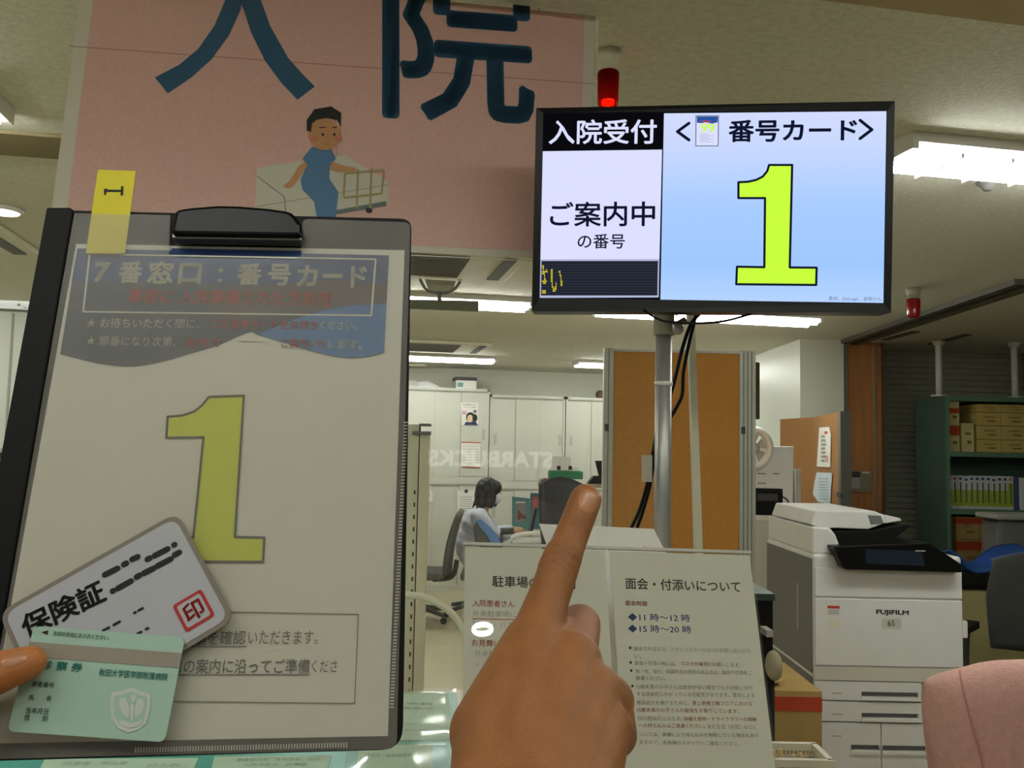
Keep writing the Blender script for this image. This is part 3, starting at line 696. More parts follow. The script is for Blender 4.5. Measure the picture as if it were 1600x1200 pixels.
# ================================================================== green shelf with boxes and binders
SG = front_surf(1478, 6.75); gg = SG.uv
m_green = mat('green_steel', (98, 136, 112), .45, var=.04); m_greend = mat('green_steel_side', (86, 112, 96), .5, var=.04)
zS = gg(1540, 620)[1]; zs1 = gg(1540, 707)[1]; zs2 = gg(1540, 797)[1]; WS = 1.0; DS = .5; e = .03
t = thing('steel_shelf', 'green steel shelf holding carton boxes and a row of binders at the right', 'shelf', SG.pt(WS/2, 0, -DS/2))
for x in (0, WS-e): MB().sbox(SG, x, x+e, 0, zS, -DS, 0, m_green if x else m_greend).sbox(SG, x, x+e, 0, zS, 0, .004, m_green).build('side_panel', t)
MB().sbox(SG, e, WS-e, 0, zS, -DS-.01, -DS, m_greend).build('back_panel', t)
for z in (zS, zs1, zs2, zs2-(zs1-zs2), zs2-2*(zs1-zs2)): MB().sbox(SG, e, WS-e, z-.035, z, -DS, .003, m_green).build('shelf_board', t)
def spole(px, label):
    u = gg(px, 600)[0]
    t = thing('support_pole', label, 'pole', SG.pt(u, zS, -.1))
    MB().tube([SG.pt(u, zS, -.1), SG.pt(u, CEIL-.002, -.1)], .024, m_white, 14).build('tube', t)
    MB().lathe(SG.pt(u, zS+.001, -.1), (0, 0, 1), [(.06, 0), (.06, .012)], m_white, 16).build('end_plate', t); MB().lathe(SG.pt(u, CEIL-.04, -.1), (0, 0, 1), [(.03, 0), (.05, .03), (.05, .038)], m_white, 16).build('end_plate', t)
spole(1477, 'white support pole from the left corner of the green shelf to the ceiling')
spole(1597, 'white support pole above the green shelf at the right photo edge')
m_cart = mat('carton', (206, 182, 106), .8, var=.05); m_cartb = mat('carton_brown', (176, 146, 88), .85, var=.05); m_band = mat('red_band', (190, 70, 40), .8); m_cream2 = mat('carton_cream', (214, 200, 140), .8, var=.04)
def carton(u0, u1, z0, z1, m, label, bands=(), group=None, marks=True, n0=-.38, n1=-.05):
    t = thing('carton_box', label, 'box', SG.pt((u0+u1)/2, z0, (n0+n1)/2), group)
    z0 += .002; MB().sbox(SG, u0, u1, z0, z1, n0, n1, m).build('body', t)
    for (a, b) in bands: MB().sbox(SG, u0-.001, u1+.001, z0+(z1-z0)*a, z0+(z1-z0)*b, n1-.01, n1+.001, m_band).build('band', t)
    if marks:
        q = MB(); q.sbox(SG, u0+(u1-u0)*.3, u0+(u1-u0)*.75, z0+(z1-z0)*.60, z0+(z1-z0)*.68, n1, n1+.0006, mat('print_brown', (136, 112, 66), .8)).sbox(SG, u0+(u1-u0)*.45, u0+(u1-u0)*.8, z0+(z1-z0)*.28, z0+(z1-z0)*.40, n1, n1+.0006, mat('print_brown', (0, 0, 0)))
        q.build('print', t)
ua, ub = gg(1485, 660)[0], gg(1504, 660)[0]; zz = zs1; hh = (zS-.035-zs1)
ym = gg(1495, 664)[1]
carton(ua, ub, zs1, ym, m_cream2, 'lower cream box with red band at the left end of the top shelf', ((.62, .98),))
carton(ua, ub, ym, gg(1495, 627)[1], m_cream2, 'upper cream box with red band at the left end of the top shelf', ((.5, .72),))
carton(gg(1508, 680)[0], gg(1527, 680)[0], zs1, gg(1517, 661)[1], m_cream2, 'slim upright box standing alone on the top shelf')
ga, gb, gc_ = gg(1531, 660)[0], gg(1570, 660)[0], gg(1610, 660)[0]
rowsz = [zs1, gg(1550, 687)[1], gg(1550, 665)[1], gg(1550, 644)[1], gg(1550, 631)[1]]
nth = ['bottom', 'second from bottom', 'third from bottom', 'topmost']
for ci, (xa, xb, cn) in enumerate(((ga, gb-.003, 'left'), (gb, gc_, 'right'))):
    for r in range(4): carton(xa, xb, rowsz[r]+.001, rowsz[r+1]-.001, m_cart, f'yellow carton, {nth[r]} in the {cn} stack on the top shelf', (), 'yellow cartons stacked on the top shelf')
# binders
m_bw = mat('binder_white', (226, 228, 232), .5); m_bg = mat('binder_lime', (176, 196, 62), .5); m_bn = mat('binder_navy', (70, 84, 130), .5); m_blr = mat('binder_label', (104, 112, 84), .6)
x = gg(1485, 760)[0]; x_end = gg(1608, 760)[0]; zb1 = gg(1540, 744)[1]; n_b = 14; wb = (x_end-x)/n_b
ordw = ['first', 'second', 'third', 'fourth', 'fifth', 'sixth', 'seventh', 'eighth', 'ninth', 'tenth', 'eleventh', 'twelfth', 'thirteenth', 'fourteenth']
bind0 = None
for k in range(n_b):
    if k == 12: lab_, mm, spot = 'dark blue binder near the right end of the binder row', m_bn, None
    elif k == 13: lab_, mm, spot = 'plain pale binder at the right end of the binder row', m_bw, None
    else:
        spot = m_red if k < 2 else (mat('spot_orange', (220, 140, 90), .7) if k == 11 else m_bn); mm = m_bw
        lab_ = f'white and lime green binder, {ordw[k]} from the left on the middle shelf'
    xa = x+k*wb+.001; xb = x+(k+1)*wb-.001; top = zb1 - (.008 if k % 5 == 3 else 0)
    t = thing('ring_binder', lab_, 'binder', SG.pt((xa+xb)/2, zs2, -.2), 'ring binders on the middle shelf')
    MB().sbox(SG, xa, xb, zs2+.001, top, -.32, -.06, mm).build('cover', t, bevel=.003)
    if k < 12:
        zl = zs2+(top-zs2)*(.58 if k < 11 else .8)
        MB().sbox(SG, xa+.0005, xb-.0005, zs2+.025, zl, -.06, -.0585, m_bg).sbox(SG, xa+wb*.35, xb-wb*.3, zs2+.05, zs2+(top-zs2)*.8, -.0585, -.058, m_blr).build('spine_label', t)
        MB().sbox(SG, xa+wb*.22, xb-wb*.22, zs2+(top-zs2)*.87, zs2+(top-zs2)*.95, -.06, -.0582, spot).build('spot', t)
# brown boxes on the lower shelf
zl0 = zs2-(zs1-zs2); xa, xb, xc = gg(1499, 840)[0], gg(1537, 840)[0], gg(1566, 840)[0]; zmid = gg(1520, 845)[1]
for (a, b, cn) in ((xa, xb-.004, 'left'), (xb, xc, 'right')):
    carton(a, b, zl0, zmid, m_cartb, f'lower brown carton with red band, {cn} of two on the low shelf', ((.62, .95),), 'brown cartons on the low shelf')
    carton(a, b, zmid+.002, gg(1520, 809)[1], m_cartb, f'upper brown carton with red band, {cn} of two on the low shelf', ((.7, .95),), 'brown cartons on the low shelf')

# ================================================================== right side desk, blue tray, bagged machine, chair
SD = front_surf(1500, 5.4); gd = SD.uv
zt_ = gd(1530, 912)[1]; W_ = 1.3
t = thing('office_desk', 'desk with black top and yellowish side panel behind the copier at the right', 'desk', SD.pt(W_/2, 0, -.3))
b = MB(); b.hexa([SD.pt(u, v, n) for v in (zt_-.03, zt_) for (u, n) in ((gd(1490, 905)[0], .05), (W_, .05), (W_, -.65), (gd(1490, 905)[0], -.65))], m_blackm); b.build('desk_top', t)
MB().sbox(SD, gd(1495, 950)[0], W_, .05, zt_-.03, 0, .03, mat('olive_panel', (184, 178, 128), .6)).build('modesty_panel', t)
MB().sbox(SD, gd(1495, 950)[0], gd(1500, 950)[0]+.02, .0, zt_-.03, -.6, 0, m_dark).build('leg', t); MB().sbox(SD, W_-.05, W_, .0, zt_-.03, -.6, 0, m_dark).build('leg', t)
# blue curved tray
SBt = SD.off(-.12); gb_ = SBt.uv
pth = [gb_(*p) for p in ((1465, 856), (1474, 862), (1486, 872), (1496, 884), (1508, 889), (1522, 889), (1538, 884), (1552, 874), (1570, 862), (1590, 857), (1612, 856))]
m_blue = mat('blue_plastic', (46, 92, 178), .35, var=.08)
zmin = min(p[1] for p in pth); dz = zt_+.004-zmin+.012
b = MB(); P_ = spline([SBt.pt(u, v+dz*0) for u, v in pth], 4)
nP = len(P_)-1
b.grid(lambda a, c: P_[round(a*nP)] + SBt.N*((c-.5)*.30) - V3((0, 0, 1))*(.02*(1-(2*c-1)**2)), nP, 8, m_blue)
o = b.build('blue_tray', solid=.012); tag(o, 'blue plastic tray with curved up ends on the desk at the right edge', 'tray')
# machine under clear bag
t = thing('bagged_machine', 'grey machine under a clear plastic bag in front of the brown cartons', 'machine', SD.pt(.45, zt_, -.5))
SM = SD.off(-.45); gm_ = SM.uv
q0 = gm_(1556, 890); q1 = gm_(1612, 820)
MB().sbox(SM, q0[0]+.02, q1[0]+.1, zt_+.001, q1[1]+.02, -.2, -.02, mat('machine_grey', (112, 112, 108), .6)).build('body', t, bevel=.01)
b = MB(); b.hexa([SM.pt(*p) for p in ((q0[0]-.0, zt_+.002, .02), (q1[0]+.12, zt_+.002, .02), (q1[0]+.12, zt_+.002, -.22), (q0[0], zt_+.002, -.22), (q0[0]+.03, q1[1]+.06, .0), (q1[0]+.12, q1[1]+.06, 0), (q1[0]+.12, q1[1]+.06, -.2), (q0[0]+.03, q1[1]+.06, -.2))], sheet('clear_bag', (225, 228, 222), .22, .15, 1.2)); b.build('clear_bag', t, bevel=.02)
rim = gm_(1550, 806); b = MB(); b.sbox(SM, rim[0], q1[0]+.14, gm_(1570, 812)[1], gm_(1570, 803)[1], -.22, .06, m_lgrey); b.build('lid', t, bevel=.012)

def office_chair(name, label, O, X, zs, zb0, zb1, wb_, mback, mrim=None, arms=True, curve=.05, seatw=.46):
    """O floor point; X = sitter's right; back stands at local -y ... sitter faces +y"""
    f = Fr(O, X); t = thing(name, label, 'chair', f.O)
    def back(a, c):
        h = zb0+(zb1-zb0)*c; ww = wb_*(1-.25*max(0, c-.6)**1.2*1.6)*(1-.15*(1-c)); x = (a-.5)*ww
        return f.pt(x, -.24-.10*c*c+curve*(1-(2*a-1)**2)*-1, h-.05*((2*a-1)**2)*c)
    b = MB(); b.grid(back, 14, 12, mback); o = b.build('backrest', t, solid=.045)
    if mrim:
        r = MB(); r.tube([back(a, 1) for a in [k/16 for k in range(17)]], .022, mrim, 8); r.build('rim', o)
    s = MB(); s.prism([f.pt(x, y, zs-.07) for x, y in rounded([(-seatw/2, -.22), (seatw/2, -.22), (seatw/2, .24), (-seatw/2, .24)], .09)], (0, 0, .07), mback); s.build('seat', t, bevel=.02)
    l = MB(); l.tube([f.pt(0, 0, .10), f.pt(0, 0, zs-.07)], .025, m_dark, 12); l.build('gas_lift', t)
    q = MB(); q.tube(spline([f.pt(0, -.1, zs-.09), f.pt(0, -.27, zs-.06), f.pt(0, -.31, zb0+.12)]), .022, m_dark, 8); q.build('back_bracket', t)
    for k in range(5):
        an = 2*math.pi*k/5+.3; e_ = f.pt(.27*math.cos(an), .27*math.sin(an), .075)
        lg = MB(); lg.tube([f.pt(0, 0, .12), e_], [.026, .018], m_dark, 8); lo = lg.build('leg', t)
        MB().lathe(e_-f.X*.012-V3((0, 0, .045)), f.X, [(.028, 0), (.03, .01), (.028, .026)], m_black, 14).build('caster', lo)
    if arms:
        for sx in (-1, 1):
            x = sx*(seatw/2+.04); am = MB()
            am.tube(spline([f.pt(sx*.18, -.05, zs-.05), f.pt(x, -.05, zs-.03), f.pt(x, -.05, zs+.2)]), .016, m_dark, 8)
            am.prism([f.pt(x+a, b_, zs+.2) for a, b_ in rounded([(-.035, -.17), (.035, -.17), (.035, .15), (-.035, .15)], .03)], (0, 0, .03), m_black); am.build('armrest', t)
    return t
# dark chair at the right edge
P = at(1600, 960, 4.0); fx = (R0*.8 - F0*.6)
zb1_ = at(1590, 884, 4.0).z
office_chair('office_chair', 'dark grey office chair with black armrest right of the copier', (P.x, P.y, 0)-F0*0 if False else V3((P.x, P.y, 0))+F0*.1+R0*.07, R0*-.75+F0*.66, .50, .60, zb1_, .50, mat('chair_charcoal', (58, 58, 56), .8, var=.1), mat('chair_bluegrey', (70, 84, 104), .7), True)
# cardboard box left of copier
PB = at(1206, 1080, 3.05); SX = Surf((PB.x, PB.y, 0), R0, (0, 0, 1)); gx = SX.uv
ux = gx(1284, 1100)[0]; zbx = gx(1250, 1080)[1]
t = thing('cardboard_box', 'brown cardboard box with a red band on the floor left of the copier', 'box', SX.pt(ux/2, 0, -.2))
MB().sbox(SX, -.12, ux, 0, zbx, -.42, 0, m_cartb).build('body', t)
MB().sbox(SX, -.12, ux+.001, gx(1250, 1111)[1], gx(1250, 1089)[1], 0, .0015, m_band).build('band', t)
fl = MB(); fl.add([SX.pt(-.1, zbx, 0), SX.pt(ux*.35, zbx+.022, -.06), SX.pt(ux*.35, zbx+.022, -.36), SX.pt(-.1, zbx, -.42)], [(0, 1, 2, 3)], m_cartb); fl.build('flap', t, solid=.004)
# ================================================================== the seated woman at the desk
dw = 8.35
SWm = front_surf(760, dw); gw = SWm.uv
def wp(px, py, n=0.0): return SWm.px(px, py, n)
m_skin_f = mat('skin_light', (206, 160, 124), .55, var=.05, sss=.05)
m_unif = mat('pale_uniform', (206, 210, 224), .8, var=.03, scale=20, bump=.15, bscale=30)
m_hair = mat('black_hair', (24, 21, 19), .5, var=.2, scale=60, stretch=(1, 1, .2))
pt_ = thing('person', 'woman in a pale uniform and face mask, black bobbed hair, seated typing at a desk', 'person', SWm.pt(gw(740, 860)[0], 0, 0))
B_ = MB()
hc = wp(765, 769)
U, VV, NN = SWm.U, V3((0, 0, 1)), SWm.N
ellipsoid(B_, hc, U*.088, VV*.115, NN*.076, m_skin_f, 28, 18)
ellipsoid(B_, hc+U*.045-VV*.055, U*.05, VV*.058, NN*.05, m_skin_f)      # jaw
ellipsoid(B_, hc+U*.094-VV*.018, U*.018, VV*.022, NN*.014, m_skin_f)   # nose
for s in (-1, 1): ellipsoid(B_, hc-U*.005-VV*.01+NN*(.074*s), U*.018, VV*.03, NN*.01, m_skin_f)
capsule(B_, hc-VV*.08-U*.012, .046, wp(754, 797), .05, m_skin_f)
sh = wp(750, 806); hp = wp(738, 866)
hand_p = {}
for s in (-1, 1):
    S_ = sh+NN*(.17*s); E_ = wp(772, 838)+NN*(.22*s); Hd = wp(801, 829)+NN*(.13*s)
    capsule(B_, S_, .05, E_, .04, m_skin_f); capsule(B_, E_, .038, Hd, .026, m_skin_f)
    capsule(B_, Hd, .026, Hd+U*.07-VV*.006, .03, m_skin_f)
    for k in range(4):
        a = Hd+U*.085+NN*((k-1.5)*.019); capsule(B_, a, .010, a+U*(.04+.006*(k in (1, 2)))-VV*.012, .009, m_skin_f, 10, 4); capsule(B_, a+U*.042-VV*.012, .009, a+U*.055-VV*.034, .008, m_skin_f, 10, 4)
    capsule(B_, Hd+U*.02-NN*(.03*s), .012, Hd+U*.07-NN*(.05*s)-VV*.012, .009, m_skin_f, 10, 4)
    knee = wp(805, 872)+NN*(.11*s); foot = V3((knee.x, knee.y, .06))
    capsule(B_, hp+NN*(.09*s)-VV*.02, .085, knee, .06, m_skin_f); capsule(B_, knee, .056, foot, .036, m_skin_f); capsule(B_, foot-VV*.015, .036, foot+U*.14-VV*.03, .028, m_skin_f)
capsule(B_, sh-VV*.06, .12, hp, .13, m_skin_f); capsule(B_, sh+NN*.1, .06, sh-NN*.1, .06, m_skin_f)
bm_ = fuse(B_, .007, 4); bm_.build('body', pt_)
eye = MB()
for s in (-1, 1): ellipsoid(eye, hc+U*.083+VV*.004+NN*(.03*s), U*.008, VV*.007, NN*.012, m_ink, 12, 8)
eye.build('eyes', pt_)
Cl = MB()
cape = wp(744, 812)
ellipsoid(Cl, wp(744, 822), U*.145, VV*.17, NN*.20, m_unif); capsule(Cl, sh+NN*.15, .075, sh-NN*.15, .075, m_unif)
ellipsoid(Cl, wp(737, 850), U*.155, VV*.19, NN*.20, m_unif)
capsule(Cl, wp(752, 799), .062, wp(750, 806), .08, m_unif)
for s in (-1, 1):
    S_ = sh+NN*(.17*s); E_ = wp(772, 837)+NN*(.22*s); Hd = wp(801, 829)+NN*(.13*s)
    capsule(Cl, S_, .085, E_, .072, m_unif); capsule(Cl, E_, .070, E_+(Hd-E_)*.82, .048, m_unif)
    knee = wp(805, 872)+NN*(.11*s); capsule(Cl, hp+NN*(.09*s)-VV*.02, .105, knee, .078, m_unif); capsule(Cl, knee, .075, V3((knee.x, knee.y, .16)), .065, m_unif)
cm = fuse(Cl, .009, 5, lambda v, n: v+n*(.004*math.sin(v.z*60+v.x*22))); cm.build('uniform', pt_)
H_ = MB()
ellipsoid(H_, hc-U*.020+VV*.022, U*.112, VV*.118, NN*.104, m_hair, 30, 20)
ellipsoid(H_, hc-U*.062-VV*.035, U*.078, VV*.13, NN*.105, m_hair, 30, 20)
ellipsoid(H_, hc+U*.055+VV*.045, U*.058, VV*.065, NN*.085, m_hair, 20, 14)
for s in (-1, 1): ellipsoid(H_, hc+U*.0-VV*.045+NN*(.07*s), U*.062, VV*.10, NN*.03, m_hair, 20, 14)
for k in range(7): a = hc-U*(.13-.028*k)-VV*(.09+.012*(k % 2)); capsule(H_, a+U*.03+VV*.05+NN*(.05-.01*k), .035, a-VV*(.05)-U*(.02-.006*k)+NN*(.05-.012*k), .008, m_hair, 10, 4)
hm = fuse(H_, .006, 3, lambda v, n: v+n*(.0025*math.sin(v.x*160+v.y*150))); hm.build('hair', pt_)
mk = MB(); m_mask = mat('mask_white', (226, 230, 240), .7)
ellipsoid(mk, hc+U*.062-VV*.052, U*.050, VV*.056, NN*.060, m_mask, 24, 14); mk.build('face_mask', pt_)
# desk
tzw = wp(800, 834)[2]-.075
sd0 = wp(775, 840).x
t = thing('work_desk', 'white office desk the woman works at', 'desk', SWm.pt(gw(850, 850)[0], 0, 0))
u0_, u1_ = gw(790, 840)[0], gw(960, 840)[0]
MB().sbox(SWm, u0_, u1_, tzw-.03, tzw, -.45, .45, m_white).build('desk_top', t)
for (a, b) in ((u0_+.02, .40), (u0_+.02, -.40), (u1_-.06, .40), (u1_-.06, -.40)): MB().sbox(SWm, a, a+.04, 0, tzw-.03, b-.02, b+.02, m_lgrey).build('leg', t)
# her chair with the blue back and the arm
def ch(px, py, n): return wp(px, py, n)
t = thing('office_chair', 'office chair with blue edged back under the seated woman', 'chair', SWm.pt(gw(745, 880)[0], 0, .05))
b = MB(); pf = [wp(739, 822, .33), wp(744, 815, .33), wp(752, 812, .33), wp(764, 822, .33), wp(778, 838, .33), wp(786, 856, .33), wp(760, 862, .33), wp(743, 850, .33)]
b.prism(pf, -NN*.04, mat('chair_grey', (92, 92, 88), .8)); b.build('backrest', t, bevel=.01)
b = MB(); pf = [wp(743, 813, .345), wp(751, 811, .345), wp(766, 823, .345), (wp(776, 834, .345)), wp(783, 850, .345), wp(780, 856, .345), wp(768, 850, .345), wp(760, 836, .345), wp(748, 822, .345)]
b.prism(pf, -NN*.015, mat('chair_blue', (98, 144, 206), .5)); b.build('blue_cover', t, bevel=.004)
b = MB(); b.tube(spline([wp(782, 830, .34), wp(792, 830, .34), wp(803, 829, .34)]), .030, m_dark, 10); b.tube([wp(784, 833, .34), wp(782, 862, .30)], .016, m_dark, 8); b.build('armrest', t)
so = SWm.pt(gw(745, 880)[0], 0, .05); sz = .405
MB().sbox(SWm, gw(722, 880)[0], gw(782, 880)[0], sz-.07, sz, -.22, .26, mat('chair_grey', (92, 92, 88))).build('seat', t, bevel=.02)
MB().tube([so+VV*.1, so+VV*(sz-.07)], .026, m_dark, 10).build('gas_lift', t)
for k in range(5):
    an = 2*math.pi*k/5; e_ = so+VV*.06+U*(.28*math.cos(an))+NN*(.28*math.sin(an)); MB().tube([so+VV*.12, e_], [.026, .018], m_dark, 8).build('leg', t)
# empty grey chair, seen from the side
Pc = at(712, 880, 7.9); zt9 = at(706, 797, 7.9).z
office_chair('office_chair', 'grey fabric office chair turned sideways left of the woman', V3((Pc.x, Pc.y, 0))-R0*.30, F0, .45, at(710, 896, 7.9).z, zt9, .46, mat('chair_fabric_grey', (88, 86, 82), .85, var=.1, scale=60), None, False, .03)
# dark chair near the pointing finger
Pc = at(906, 800, 6.6); zt9 = at(900, 751, 6.6).z
office_chair('office_chair', 'high-backed black office chair half hidden behind the pointing finger', V3((Pc.x, Pc.y, 0))+F0*.1, R0*-.92-F0*.35, .50, .62, zt9, .44, mat('chair_black', (34, 34, 38), .7), None, False, .06)
# things on the desk
def flatbox(px0, py0, px1, py1, n0, n1, m, name, label, cat, bev=0.003):
    a = gw(px0, py1); b = gw(px1, py0)
    return tag(MB().sbox(SWm, a[0], b[0], a[1], b[1], n0, n1, m).build(name, bevel=bev), label, cat)
q = MB(); n_ = -.42
q.ppoly(SWm, [(800, 776), (828, 779), (828, 833), (800, 833)], mat('teal_print', (82, 136, 136), .6), n_, .02)
q.ppoly(SWm, [(806, 785), (821, 785), (821, 816), (806, 816)], mat('print_grey', (132, 130, 126), .6), n_+.001); q.ppoly(SWm, [(806, 784), (821, 784), (821, 786), (806, 786)], m_paper, n_+.002)
for (a, b, c, d_) in ((808, 797, 813, 812), (812, 801, 817, 810), (817, 804, 822, 811)): q.ppoly(SWm, [(a, d_), (a+1, b), (c, b+2), (c, d_)], mat('print_rust', (120, 62, 48), .7), n_+.003)
tag(q.build('display_board'), 'teal display board with a picture standing at the back of the desk', 'display board')
flatbox(829, 774, 848, 833, -.44, -.415, mat('teal_dark', (70, 122, 128), .6), 'teal_folder', 'dark teal folder standing beside the teal display board', 'folder')
flatbox(834, 780, 843, 800, -.41, -.395, mat('pink_note', (208, 96, 92), .7), 'pink_card', 'pink card standing in front of the dark teal folder', 'card')
flatbox(848, 762, 863, 833, -.44, -.40, mat('divider_grey', (112, 112, 118), .7), 'desk_divider', 'grey divider panel beside the teal folder', 'divider')
flatbox(864, 783, 876, 833, -.30, -.1, mat('red_file', (204, 60, 54), .6), 'red_file', 'red file box standing beside the grey divider', 'file box')
flatbox(866, 765, 885, 781, -.30, -.12, mat('blue_file', (36, 58, 128), .5), 'blue_file_box', 'dark blue file box above the red file', 'file box')
flatbox(886, 762, 899, 778, -.29, -.13, mat('light_blue_box', (126, 168, 190), .5), 'light_blue_box', 'light blue box beside the dark blue file box', 'box')
# laptop
t = thing('laptop_computer', 'black laptop computer open in front of the woman', 'laptop', wp(830, 833, .1))
a = MB(); a.prism([wp(826, 838, .22), wp(836, 795, .22), wp(840, 794, .22), wp(831, 838, .22)], -NN*.36, m_black); a.build('screen_lid', t)
zk = wp(820, 836)[2]; u_ = gw(805, 830)[0]; MB().sbox(SWm, gw(812, 830)[0], gw(826, 830)[0], tzw, tzw+.02, -.14, .22, m_black).build('keyboard', t)
# telephone and papers
t = thing('desk_telephone', 'white desk telephone on green papers in front of the laptop', 'telephone', wp(825, 842, .36))
b = MB(); b.prism([SWm.pt(gw(x, 840)[0], tzw+z, .42) for x, z in ((800, .031), (841, .031), (841, .075), (815, .06))], -NN*.16, m_white); b.build('phone_base', t, bevel=.006)
b = MB(); b.tube(spline([SWm.pt(gw(x, 840)[0], tzw+z, .38) for x, z in ((799, .07), (806, .095), (822, .115), (840, .12))]), .02, m_white, 10); b.build('handset', t)
b = MB(); b.sbox(SWm, gw(797, 840)[0], gw(842, 840)[0], tzw+.001, tzw+.03, .24, .44, mat('mint_sheet', (128, 176, 148), .7)); tag(b.build('green_folder'), 'green folder under the white telephone on the desk', 'folder')
# hutch above the desk
zh = gw(870, 757)[1]
t = thing('desk_hutch', 'desk rack with a thin wooden board above the desk beside the partition', 'rack', SWm.pt(gw(890, 760)[0], tzw, -.2))
MB().sbox(SWm, gw(842, 757)[0], gw(965, 757)[0], zh-.025, zh, -.4, .0, mat('rack_board', (170, 150, 112), .6)).build('board', t)
for x in (864, 960): MB().sbox(SWm, gw(x, 757)[0], gw(x, 757)[0]+.02, tzw, zh-.025, -.4, -.34, m_grey).build('upright', t)
a = gw(850, 757); b = gw(892, 748)
for k, (xx, w_) in enumerate(((850, 14), (865, 15))):
    x0_ = gw(xx, 750)[0]; x1_ = gw(xx+w_, 750)[0]
    tag(MB().sbox(SWm, x0_, x1_, zh, zh+.05, -.25, -.02, mat('brown_cover' if k else 'russet_cover', (120, 74, 54) if k else (134, 84, 70), .7)).build('brown_book'), ('russet book lying on the rack board, the left of two' if k == 0 else 'brown book lying on the rack board under the green tray'), 'book')
e_ = gw(846, 752); tag(MB().lathe(SWm.pt(e_[0], zh, -.05), (0, 0, 1), [(.02, 0), (.022, .02), (.012, .05)], mat('stone_grey', (130, 122, 112), .6), 14).build('stamp'), 'small grey stamp at the left end of the rack board', 'stamp')
a0_, a1_ = gw(858, 748)[0], gw(911, 748)[0]; z0_ = zh+.052; z1_ = gw(880, 736)[1]
b = MB(); b.hexa([SWm.pt(u, v, n) for (v, i) in ((z0_, 0), (z1_, .012)) for (u, n) in ((a0_+i*0, -.0), (a1_, -.0), (a1_, -.3), (a0_, -.3))], mat('green_tray', (30, 122, 84), .5)); tag(b.build('letter_tray', bevel=.01), 'green letter tray on the rack beside the partition', 'tray')
t = thing('paper_holder', 'white paper holder with two black clips on the green tray', 'paper holder', SWm.pt(gw(878, 735)[0], z1_, -.1))
b = MB(); b.ppoly(SWm, [(857, 735), (862, 727), (902, 729), (905, 735)], m_white, -.02, .12); b.build('holder', t)
b = MB(); b.ppoly(SWm, [(863, 713), (891, 714), (894, 735), (861, 734)], m_paper, -.014, .004); b.build('sheet', t)
for x in (873, 891):
    b = MB(); b.ppoly(SWm, [(x-2.5, 728), (x+2.5, 728), (x+3, 734), (x-3, 734)], m_black, -.012, .02); b.build('clip', t)
t = thing('desk_phone', 'black desk phone with upright receiver on the rack right beside the partition', 'phone', SWm.pt(gw(935, 748)[0], zh, -.1))
b = MB(); b.ppoly(SWm, [(918, 756), (944, 757), (944, 743), (928, 744)], m_black, -.02, .16); b.build('phone_base', t)
b = MB(); b.ppoly(SWm, [(930, 720), (946, 720), (946, 744), (936, 744)], m_blackm, -.05, .04); b.build('receiver', t)
# ================================================================== counter, glass panel, monitor, hanging board, notices
zCT = .98
m_counter = mat('counter_laminate', (196, 182, 150), .4, var=.05, scale=8)
t = thing('reception_counter', 'pale laminate reception counter under the notices and the monitor pole', 'counter', (-.4, 1.5, 0))
CX0, CX1, CY0, CY1 = -1.9, .72, .86, 2.06
MB().box(W0, CX0, CX1, CY0, CY1, zCT-.035, zCT, m_counter).build('worktop', t, bevel=.006)
MB().box(W0, CX0+.02, CX1-.02, CY0+.05, CY0+.09, 0, zCT-.035, mat('counter_front', (170, 150, 116), .5)).build('front_panel', t)
for x in (CX0+.02, CX1-.05): MB().box(W0, x, x+.03, CY0+.09, CY1-.05, 0, zCT-.035, m_counter).build('side_panel', t)
# clear acrylic screen standing on the counter
YP = 1.80
gx0 = onY(643, 700, YP).x; gx1 = .70
m_acr = sheet('clear_acrylic', (220, 225, 215), .015, .0, 1.0)
t = thing('acrylic_screen', 'clear acrylic screen standing on the counter behind the notices, reflecting a shop sign', 'acrylic screen', ((gx0+gx1)/2, YP, zCT))
zpt = onY(700, 400, YP).z
MB().box(W0, gx0-.9, gx1, YP-.002, YP+.002, zCT+.014, zpt, m_acr).build('clear_sheet', t)
wb0 = onY(1081, 500, YP).x; wb1 = onY(1092, 860, YP).x
b = MB(); b.prism([onY(1075, 478, YP-.015), onY(1085, 478, YP-.015), onY(1099, 880, YP-.015), onY(1088, 880, YP-.015)], (0, .012, 0), m_cream); 
Pq = onY(1093, 880, YP-.015); b.prism([V3((Pq.x-.008, YP-.015, zCT)), V3((Pq.x+.008, YP-.015, zCT)), onY(1099, 880, YP-.015), onY(1088, 880, YP-.015)], (0, .012, 0), m_cream)
b.build('edge_strip', t)
for x in (gx1-.36, gx1-.06): MB().box(W0, x-.03, x+.03, YP-.05, YP+.05, zCT, zCT+.012, m_acr).box(W0, x-.03, x+.03, YP-.012, YP-.004, zCT, zCT+.05, m_acr).build('foot', t, bevel=.002)

# monitor on its pole
SMn = quad_surf((838, 170), (1397, 159), (1391, 489), (831, 487), .60)
mt = thing('display_monitor', 'black flat monitor showing a large yellow number on a pole above the counter', 'monitor', SMn.pt(SMn.W/2, 0, -.03))
u0_, v0_ = SMn.uv(846.5, 467); u1_, v1_ = SMn.uv(1386, 173)
Wm, Hm = SMn.W, SMn.H
bz = MB()
